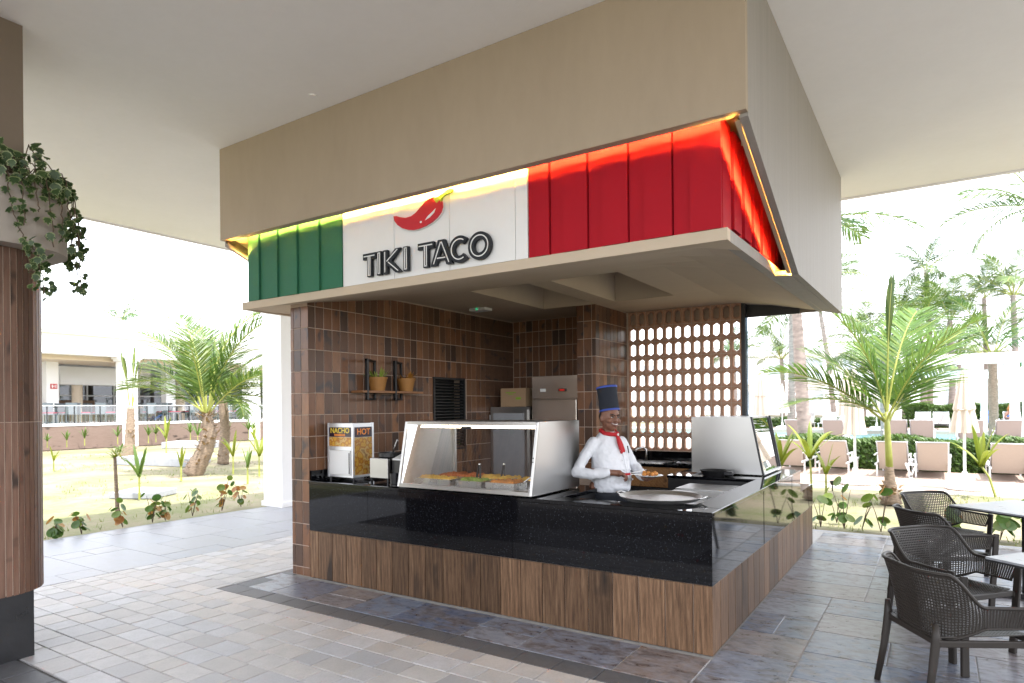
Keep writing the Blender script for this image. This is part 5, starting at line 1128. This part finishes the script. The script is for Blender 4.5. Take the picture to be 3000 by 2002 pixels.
bmesh_ = MB().lathe([(.045,0),(.06,.05),(.045,.10),(.06,.16),(.045,.238)],(0,0,5.461),10).mesh('baluster', MT['white'])
y = 4.0; nb = 0
while y < 26:
    if (y-8.4) % 2.45 < 1.95: obj('baluster', bmesh_, bl, loc=(XB-.16,y,0))
    else: MB().box(XB-.30,XB-.02,y-.09,y+.09,5.4605,5.70).build('parapet_pier', MT['white'], bl)
    y += .185
MB().box(XB-4.2,XB-.9,ya,yb,3.98,4.179).build('soffit_band', MT['cream'], bl)
for z in (3.90,4.0): MB().box(XB-.899,XB-.86,ya,yb,z+.12,z+.15).build('soffit_moulding', MT['cream'], bl)
for yc in (11.67,18.3,5.0,25): 
    c = MB().box(XB-.55,XB+.10,yc-.33,yc+.33,0,4.17).build('column', MT['white'], bl); MB().box(XB-.62,XB+.16,yc-.42,yc+.42,3.98,4.08).box(XB-.66,XB+.2,yc-.48,yc+.48,4.081,4.175).build('capital', MT['white'], c)
for yc,xx in ((9.6,-33.5),(15.2,-33.5),(20.5,-33.5)): MB().box(xx-.25,xx+.25,yc-.25,yc+.25,1.121,4.17).build('inner_column', MT['white'], bl)
for yc in (11.6,13.9,9.3,17): MB().cyl((-35.5,yc),.24,1.121,3.7,20).build('round_column', MT['cream'], bl)
MB().box(-35.9,-34.9,10.6,15.0,3.0,3.9).build('bulkhead', MT['white'], bl)
MB().box(-41.2,-41,ya,yb,1.121,4.17).build('back_wall', MT['int'], bl)
for k in range(16):
    y0 = 4+k*1.5; w_ = MB().box(-40.99,-40.95,y0,y0+1.38,1.3,3.6).build('window', MT['glassd'], bl); MB().box(-40.949,-40.90,y0-.05,y0+.02,1.3,3.65).box(-40.949,-40.90,y0,y0+1.45,2.55,2.62).build('window_frame', MT['white'], w_)
MB().box(-38.0,-37.2,11.4,13.2,1.121,2.25).build('bar_counter', MT['plank'], bl)
MB().box(XB-14,XB-13.8,ya,yb,1.12,4.17).build('end_wall', MT['white'], bl)
# glass railing: each panel and post
for k in range(14):
    y0 = 5.15+k*1.055; MB().add([(XB-.1,y0+.03,1.16),(XB-.1,y0+1.03,1.16),(XB-.1,y0+1.03,1.88),(XB-.1,y0+.03,1.88)],[(0,1,2,3)]).build('railing_pane', MT['glass'], bl); MB().box(XB-.12,XB-.08,y0-.015,y0+.015,1.121,1.9).build('railing_post', MT['black'], bl)
MB().box(XB-.125,XB-.075,5.1,20,1.895,1.925).build('handrail', MT['alu'], bl)
es = thing('exit_sign', 'small red sign on the inner white column of the terrace', 'sign', (-33.24,9.6,2.8)); MB().box(-33.245,-33.22,9.5,9.78,2.72,2.95).build('plate', MT['signred'], es); MB().box(-33.219,-33.21,9.55,9.60,2.76,2.91).box(-33.219,-33.21,9.63,9.66,2.78,2.88).box(-33.219,-33.21,9.70,9.74,2.76,2.91).build('pictogram', MT['wpaint'], es)
def wick_chair():
    t = thing('terrace_chair', '', 'chair', (0,0,0), group='grey wicker chairs on the far terrace'); MB().box(-.23,.23,-.23,.23,.40,.46).build('seat', MT['wicker'], t, local=True); MB().box(-.23,-.18,-.23,.23,.461,.92).build('backrest', MT['wicker'], t, local=True); MB().box(-.17,.22,-.20,.20,.461,.50).build('cushion', MT['cush'], t, local=True)
    for sx in (-1,1):
        for sy in (-1,1): MB().box(sx*.2-.02,sx*.2+.02,sy*.2-.02,sy*.2+.02,0,.399).build('leg', MT['wicker'], t, local=True)
    return t
w0 = wick_chair(); r_ = random.Random(2); sp = []
for y0 in (8.6,9.4,10.0,10.7,11.1,13.0,13.9,14.3,15.2,16.0,17.0,17.8): sp += [(-31.3+r_.uniform(-.2,.2),y0,r_.choice((0,90,180,200))),(-32.9+r_.uniform(-.3,.3),y0+.5,r_.choice((0,90,270)))]
for k,(x,y,a) in enumerate(sp):
    lb = ('grey wicker chair at the glass railing of the far terrace, ' if k%2==0 else 'grey wicker chair in the second row of the far terrace, ')+WH[(k//2)%8]+(' from the left' if k//2 < 8 else ' beyond the tied palm')
    if k == 0: w0.location = (x,y,1.121); w0.rotation_euler = (0,0,R(a)); w0['label'] = lb
    else: copy_thing(w0,(x,y,1.121),R(a),lb)
for k,y0 in enumerate((9.0,10.35,12.3,13.5,14.8,16.5)):
    t = thing('terrace_table', WH[k]+' dark table from the left behind the far glass railing', 'table', (-32.0,y0,1.121), group='dark tables on the far terrace'); MB().box(-32.4,-31.6,y0-.4,y0+.4,1.83,1.87).build('table_top', MT['black'], t); MB().box(-32.04,-31.96,y0-.04,y0+.04,1.14,1.829).build('post', MT['black'], t); MB().box(-32.25,-31.75,y0-.25,y0+.25,1.122,1.139).build('base', MT['black'], t)
t = thing('roof_volume', 'pale blue rooftop block behind the white balustrade', 'building', (-42,14,5.2)); MB().box(-44,-38,9,12.96,5.241,7.45).build('wall', MT['bluew'], t); MB().box(-44.2,-37.9,8.9,13.05,7.451,7.55).build('roof', MT['white'], t); w_ = MB().box(-37.999,-37.96,9.0,10.2,5.9,6.6).build('window', MT['glassd'], t)
# weeds at the planter wall
for k in range(12):
    y0 = 8.0+k*.9+.35*math.sin(k*5.1); seedling((XB+.7+.4*math.sin(k*2),y0,0.15),.7+.45*abs(math.sin(k*3.3)),MW[k]+' weedy green plant from the left along the far planter wall',90+k,8,'palm',group='plants along the far planter wall')

# ============================================================ RIGHT: POOL GARDEN
dk = MB().box(-14,26,10.2,14.6,-.2,.0).build('pool_deck', MT['deck']); tag(dk,'pinkish lower pool deck behind the lawn','deck',kind='structure')
ke = MB().box(-14,26,10.12,10.199,-.2,.015).build('deck_kerb', MT['white']); tag(ke,'white kerb along the front of the pool deck','kerb',kind='structure')
d2 = MB().box(-14,26,14.65,21.2,-.2,.36).build('upper_deck', MT['deck']); tag(d2,'raised upper pool deck','deck',kind='structure')
d3 = MB().box(-14,26,29.6,60,-.2,.46).build('far_deck', MT['deck']); tag(d3,'deck on the far side of the pool','deck',kind='structure')
wa = sheet('pool_water',-14,26,21.2,29.6,.30,MT['water']); tag(wa,'turquoise swimming pool water','water',kind='structure')
co = MB().box(-14,26,20.9,21.199,.361,.39).box(-14,26,29.601,29.9,.461,.49).build('pool_coping', MT['white']); tag(co,'white stone coping round the pool','coping',kind='structure')
def lounger(fab):
    t = thing('sun_lounger','', 'sun lounger',(0,0,0)); 
    for s in (-1,1): MB().box(s*.31-.02,s*.31+.02,.0,1.95,.27,.31).build('side_rail', MT['alu'], t, local=True)
    for s in (-1,1):
        for y in (.30,1.75): MB().box(s*.31-.018,s*.31+.018,y-.02,y+.02,0,.269).build('leg', MT['alu'], t, local=True)
        MB().bar((s*.33,.02,.50),(s*.33,.75,.50),.035,.025).bar((s*.33,.72,.30),(s*.33,.72,.49),.03,.03).build('armrest', MT['alu'], t, local=True)
    m = MB(); pts = [(1.93,.30),(1.2,.285),(.62,.30),(.38,.47),(.12,.70),(.02,.80)]
    for (a,za),(b,zb) in zip(pts[:-1],pts[1:]): m.hexa([(-.28,a,za-.004),(.28,a,za-.004),(.28,b,zb-.004),(-.28,b,zb-.004),(-.28,a,za+.004),(.28,a,za+.004),(.28,b,zb+.004),(-.28,b,zb+.004)])
    m.build('sling', fab, t, local=True)
    b_ = MB(); 
    for s in (-1,1): b_.bar((s*.29,.62,.30),(s*.29,.02,.80),.03,.022)
    b_.bar((-.29,.02,.80),(.29,.02,.80),.03,.022); b_.build('backrest_frame', MT['alu'], t, local=True)
    MB().hexa([(-.275,.40,.16),(.275,.40,.16),(.275,.42,.16),(-.275,.42,.16),(-.275,.01,.78),(.275,.01,.78),(.275,.03,.78),(-.275,.03,.78)]).build('rear_sling', fab, t, local=True)
    return t
L0 = lounger(MT['sling']); L0['group'] = 'sun loungers on the lower deck'; row1 = [1.15,.39,2.47,-.81,-1.75,3.25]
l1b = ['beige lounger back in the middle of the lower deck row','beige lounger back just right of the big palm trunk','beige lounger back at the right end of the lower deck row','beige lounger back left of the near umbrella pole','beige lounger back half behind the steel case','beige lounger back at the far right edge of the picture']
for k,x in enumerate(row1):
    if k == 0: L0.location = (x,12.45,0); L0['label'] = l1b[0]
    else: copy_thing(L0,(x,12.45,0),R(rnd.uniform(-2,2)),l1b[k])
L2 = lounger(MT['slingg']); L2['group'] = 'sun loungers on the upper deck'; row2 = [(.87,'centre left'),(.20,'behind the big palm trunk'),(2.06,'behind the closed umbrella'),(2.92,'right of the closed umbrella'),(-1.5,'left of the big palm'),(-2.6,'by the tall palm trunk'),(3.75,'rightmost')]
for k,(x,w_) in enumerate(row2):
    lb = 'grey lounger back on the upper deck before the pool, '+w_
    if k == 0: L2.location = (x,18.3,.361); L2['label'] = lb
    else: copy_thing(L2,(x,18.3,.361),0,lb)
for k,(x,w_) in enumerate([(.72,'left of the pair under the hedge'),(1.42,'right of the pair under the hedge'),(2.2,'behind the umbrella'),(-3.2,'far left beyond the pool'),(-4.2,'leftmost beyond the pool'),(-2.4,'beside the far closed umbrella')]):
    o = copy_thing(L2,(x,31.8,.461),R(180),'pale lounger facing the viewer beyond the pool, '+w_); o['group'] = 'sun loungers beyond the pool'
t = copy_thing(L2,(3.2,31.8,.461),R(180),'lounger with a blue towel beyond the pool'); t['group'] = 'sun loungers beyond the pool'
tw = MB().hexa([(2.93,31.1,.79),(3.47,31.1,.79),(3.47,31.76,1.30),(2.93,31.76,1.30),(2.93,31.1,.81),(3.47,31.1,.81),(3.47,31.76,1.32),(2.93,31.76,1.32)]).build('towel', MT['blue'], None); tag(tw,'bright blue towel over a lounger beyond the pool','towel')
t = copy_thing(L2,(4.0,31.7,.461),R(180),'lounger with a reclining guest beyond the pool at the right'); t['group'] = 'sun loungers beyond the pool'
pe = thing('person','distant guest with long hair reclining on a lounger beyond the pool','person',(4.0,31.4,.461)); b = MB(); caps(b,[(4.0,31.62,1.22),(4.0,31.3,.98),(4.0,31.0,.86)],[.14,.16,.15]); b.ball((4.0,31.72,1.46),.09,.10,.12); caps(b,[(4.0,31.68,1.36),(4.0,31.6,1.25)],[.05,.06])
for s in (-1,1): caps(b,[(4.0+s*.09,31.0,.86),(4.0+s*.11,30.6,1.02),(4.0+s*.11,30.25,.82)],[.085,.07,.045]); caps(b,[(4.0+s*.17,31.6,1.22),(4.0+s*.26,31.4,1.02),(4.0+s*.18,31.15,1.0)],[.05,.042,.035])
o = b.build('body', MT['skin'], pe); remesh(o,.02,3); h_ = MB(); h_.ball((4.0,31.76,1.48),.11,.10,.13); h_.ball((3.9,31.7,1.36),.06,.06,.12); h_.build('hair', MT['terra'], pe, smooth=True); h_ = MB(); h_.ball((4.0,31.35,1.06),.18,.15,.10); h_.build('swimwear', MT['blue'], pe, smooth=True)
# umbrellas
def umbrella(loc, label, zc=1.08, zt=2.15, r0=.20, s=1.0, base=True):
    t = thing('closed_umbrella', label, 'umbrella', loc, group='closed parasols by the pool'); x,y,z = loc
    if base: MB().lathe([(.30,0),(.31,.02),(.30,.10),(.24,.13),(.05,.15),(.045,.32),(.03,.33)],(x,y,z+.012),28).build('base', MT['wpaint'], t, smooth=False); MB().lathe([(.295,0),(.295,.012)],(x,y,z),28).build('foot_ring', MT['black'], t)
    MB().cyl((x,y),.024,z+.02,z+zt+.15,12).build('pole', MT['wpaint'], t)
    prof = [(.03,zt+.12),(.06,zt),(.10,zt-.3),(r0*.78,zt-.62),(r0*.70,zt-.66),(r0*.95,zc+.12),(r0,zc),(.03,zc+.03)]; MB().lathe(prof,(x,y,z),40,pleat=lambda a,i: 1+.22*math.sin(a*8)*(1 if 0<i<7 else 0)).build('canopy', MT['canvas'], t)
    MB().lathe([(.10,zt-.66),(r0*.80,zt-.64),(.10,zt-.62)],(x,y,z),24).build('strap', MT['canvas'], t)
umbrella((1.668,10.78,0),'closed ecru parasol on a white base right of the big palm'); 
t = thing('umbrella_stand','white parasol base and pole behind the counter corner','stand',(-.177,10.78,0)); MB().lathe([(.30,0),(.31,.02),(.30,.10),(.24,.13),(.05,.15),(.045,.32),(.03,.33)],(-.177,10.78,.012),28).build('base', MT['wpaint'], t); MB().lathe([(.295,0),(.295,.012)],(-.177,10.78,0),28).build('foot_ring', MT['black'], t); MB().cyl((-.177,10.78),.024,.02,2.5,12).build('pole', MT['wpaint'], t); MB().lathe([(.03,2.35),(.07,2.2),(.12,1.9),(.15,1.3),(.19,1.02),(.03,1.06)],(-.177,10.78,0),32,pleat=lambda a,i: 1+.2*math.sin(a*8)*(1 if 0<i<5 else 0)).build('canopy', MT['canvas'], t)
umbrella((-2.25,24.0+6.2,.46),'wide closed pale parasol beyond the pool near the tall palm trunk',.85,2.3,.42); umbrella((-1.1,30.6,.46),'closed pale parasol beyond the pool left of the big palm',.7,2.0,.22); umbrella((-5.2,30.4,.46),'closed pale parasol at the far left beyond the pool',.8,2.1,.3)
t = thing('side_table','small white slatted side table beside the middle loungers','side table',(.80,10.9,0)); MB().box(.70,.90,10.8,11.0,.42,.45).build('top', MT['wpaint'], t)
for a in (-1,1): MB().bar((.80+a*.08,10.9-.08,0),(.80-a*.08,10.9-.08,.42),.03,.03).build('leg', MT['wpaint'], t)
t = thing('garden_light','small black garden spotlight on the lawn edge','garden light',(-.46,9.64,0)); MB().cyl((-.46,9.64),.012,-.05,.10,8).build('spike', MT['black'], t); MB().lathe([(.03,.09),(.05,.16),(.045,.17),(0,.15)],(-.46,9.64,0),16).build('head', MT['black'], t)
# pergolas
def pergola(label, x0, x1, y0, y1, z, zb, posts, th=.30, pw=.22):
    t = thing('pergola', label, 'pergola', (x0,y0,z), group='white pergolas by the pool'); MB().box(x0,x1,y0,y0+.25,zb,zb+th).build('beam', MT['white'], t); MB().box(x0,x1,y1-.25,y1,zb,zb+th).build('beam', MT['white'], t)
    x = x0+.2
    while x < x1: MB().box(x,x+.09,y0+.251,y1-.251,zb+th-.2,zb+th-.02).build('rafter', MT['white'], t); x += 2.2
    for px,py in posts: MB().box(px-pw/2,px+pw/2,py,py+pw,z,zb-.001).build('post', MT['white'], t)
pergola('near white pergola over the upper deck at the right', .30, 14, 19.5, 19.75+.2, .361, 2.82, [(3.145,19.5),(3.45,19.75-.05),(9,19.5)])
pergola('second white pergola beyond the pool at the right', -.2, 14, 30.0, 33.6, .461, 2.80, [(2.95,30.0),(2.62,33.3),(7.5,30.0),(7.5,33.3)],.26)
pergola('low white pergola beyond the pool at the left', -5.6, -1.4, 34, 37, .461, 3.05, [(-5.4,34),(-1.6,34),(-5.4,36.7),(-1.6,36.7)],.18,.18)
# hedges
def hedge(x0,x1,y0,y1,z0,z1,label,n,s):
    t = thing('hedge', label, 'hedge', ((x0+x1)/2,(y0+y1)/2,z0)); f = MB(); r = random.Random(n); MB().box(x0+.12,x1-.12,y0+.12,y1-.12,z0,z1-.14).build('inner_mass', MT['hedge'], t)
    for k in range(n):
        x,y,z = r.uniform(x0,x1),r.choice((y0+r.uniform(0,.15),r.uniform(y0,y1))),0; z = r.uniform(z0,z1) if y < y0+.16 else z1-r.uniform(0,.16); z += .06*math.sin(x*3.1)
        nn = Vector((r.uniform(-1,1),r.uniform(-1.2,.4),r.uniform(-.2,1))).normalized(); u = nn.orthogonal().normalized(); v_ = nn.cross(u); c = Vector((x,y,z)); a = s*r.uniform(.6,1.2); f.add([c-u*a*.4,c-v_*a,c+u*a*.4,c+v_*a],[(0,1,2,3)])
    f.build('leaves', MT['hedge'], t, fix=False)
hedge(-3.2,3.8,14.4,15.1,.0,.80,'low clipped hedge between lower and upper pool decks',9000,.075); hedge(-.2,8,33.9,34.7,.46,1.62,'bright clipped hedge behind the loungers beyond the pool',6500,.11); hedge(-9,-.6,33.2,33.8,.46,.95,'low dark hedge beyond the pool at the left',3000,.10)
umbrella((3.3,16.6,.361),'closed ecru parasol on the upper deck at the right edge',.95,2.2,.2); umbrella((-.95,17.0,.361),'closed ecru parasol on the upper deck left of the big palm',.95,2.2,.2); umbrella((-3.4,17.2,.361),'closed ecru parasol on the upper deck by the block screen post',.95,2.2,.2)
# big palms on the right
bp = palm('young coconut palm with splayed fronds in front of the pool deck', [(.593,8.133,0),(.585,8.13,.22),(.575,8.12,.45),(.57,8.12,.62)], [.16,.10,.075,.055], [], 'big')
MB().tube([(.575,8.12,.50),(.562,8.11,.9),(.548,8.10,1.25),(.54,8.10,1.5)],[.058,.050,.046,.030],12).build('leaf_sheath_stalk', MT['rachis'], bp, smooth=True)
for k,(az,el,s) in enumerate([(205,60,1.05),(28,64,1.1),(200,42,1.0),(40,46,1.0),(60,76,1.15),(330,64,1.0),(120,66,1.0),(190,78,1.2),(215,24,.8)]):
    o = obj('frond', FM['big'][k%3], bp, loc=(.542+.02*math.cos(k),8.10+.02*math.sin(k),1.28+.02*k)); o.rotation_euler = Euler((R((k*47)%50-25),-R(el),R(az)),'XYZ'); o.scale = (s,s,s)
for k,(az,el,s) in enumerate([(36,88.5,1.4)]):
    o = obj('frond', FM['spear'][k], bp, loc=(.54,8.10,1.40)); o.rotation_euler = Euler((R(20),-R(el),R(az)),'XYZ'); o.scale = (s,s,s)
f = MB(); r_ = random.Random(6)
for k in range(26): a = r_.uniform(0,6.28); blade(f,(.593+math.cos(a)*.13,8.133+math.sin(a)*.13,r_.uniform(0,.30)),(math.cos(a)*.7,math.sin(a)*.7,r_.uniform(.1,1.3)),r_.uniform(.12,.30),.05,.5)
tag(f.build('dry_sheaths', MT['fibre'], bp, fix=False), kind='stuff')
seedling((-.80,9.45,0),1.55,'yellow leaved seedling beside the glass case',101,7,lean=-.03); seedling((-1.15,8.3,0),1.35,'bright yellow broad leaved seedling behind the glass case',102,9); seedling((2.08,10.16-.3,0),1.35,'leaning young palm with yellow leaves at the right edge',103,9,lean=-.22); seedling((-.45,8.7,0),1.0,'yellow green seedling at the counter end',104,6)
palm('thick grey palm trunk rising behind the glass case', [(-1.72,15.32,0),(-1.86,15.23,1.5),(-1.90,15.2,2.6),(-1.97,15.16,4.1),(-2.05,15.1,6.6)], [.20,.17,.155,.125,.11], spread(13,5,75,.95,1.2,11),'tall','barkg')
palm('slender palm trunk left of the thick trunk beyond the pool', [(-4.9,31,.46),(-4.85,31,3),(-4.8,31,6.4)], [.19,.16,.13], spread(13,5,75,1.0,1.2,12),'tall','barkg')
palm('thin twin palm behind the block screen edge', [(-3.6,37,.46),(-3.9,37,4),(-4.6,37,9)], [.15,.12,.10], spread(12,5,75,1.0,1.2,13),'tall','barkg')
palm('palm beside the far parasols left of the big palm', [(-.6,27.5,.3),(-.65,27.5,2),(-.7,27.5,4.1)], [.14,.12,.11], spread(13,-5,75,.85,1.0,14),'tall','barkg')
palm('lone tall palm standing above the treetops', [(.85,49,0),(.9,49,6),(.74,49.1,10.9)], [.2,.16,.14], spread(13,-10,80,.85,1.05,15),'far','barkg')
palm('palm leaning in from the upper right corner', [(4.35,22.8,.36),(4.3,22.7,4),(4.15,22.9,8.0)], [.17,.14,.12], [(213,25,.95),(190,10,1.0),(235,40,.9),(33,30,.9),(150,45,.9),(270,35,.9),(90,20,.9),(320,15,.9),(210,-12,.8),(60,60,.9)],'tall','barkg')
palm('feathery palm at the right edge with an upright frond', [(2.85,23.05,.3),(2.85,23.05,2.0),(2.84,23.06,3.3)], [.15,.13,.12], [(30,80,.85),(210,45,.9),(40,35,.85),(190,20,.9),(120,60,.8),(300,30,.8),(60,10,.8),(225,65,.9),(20,60,.9)],'tall')
mids = [(-1.2,38,3.4),(.6,36.5,5.0),(1.9,38,6.2),(4.6,38,7.2),(-2.6,42,5.8),(.9,43,7.4),(2.4,44,4.6),(-7,40,4.6),(3.8,46,8.2),(-10.5,42,5.0),(6.8,44,6.2),(-.3,40,6.6)]
for k,i in enumerate(sorted(range(len(mids)), key=lambda q: (mids[q][0]-1.216)/(mids[q][1]+4.23))):
    x,y,h = mids[i]; palm(MW[k]+' palm from the left in the palm grove beyond the pool', [(x,y,.4),(x+.1,y,h*.5),(x,y,h)], [.17,.14,.12], spread(11,12,86,.8,1.05,30+k),'far' if k%3==0 else 'tall','barkg',group='palm grove beyond the pool')
# far hotel blocks
def hotel(x0,x1,y0,z,label,fl):
    t = thing('hotel_block', label, 'building', ((x0+x1)/2,y0,0)); MB().box(x0,x1,y0,y0+10,0,z).build('wall', MT['white'], t); MB().box(x0-.3,x1+.3,y0-.3,y0+10.3,z+.001,z+.35).build('roof', MT['white'], t); x = x0+1
    while x < x1-2:
        for f_ in range(fl):
            w_ = MB().box(x,x+1.5,y0-.03,y0-.001,1.2+f_*3,3.0+f_*3).build('window', MT['hwin'], t); MB().box(x-.3,x+1.8,y0-1.0,y0-.031,.75+f_*3,.9+f_*3).build('balcony', MT['white'], t)
        x += 3.2
hotel(-26,-1,62,6.4,'white low hotel block far behind the palms at the left of the pool',2); hotel(1,24,66,6.2,'white low hotel block far behind the palms at the right of the pool',2)
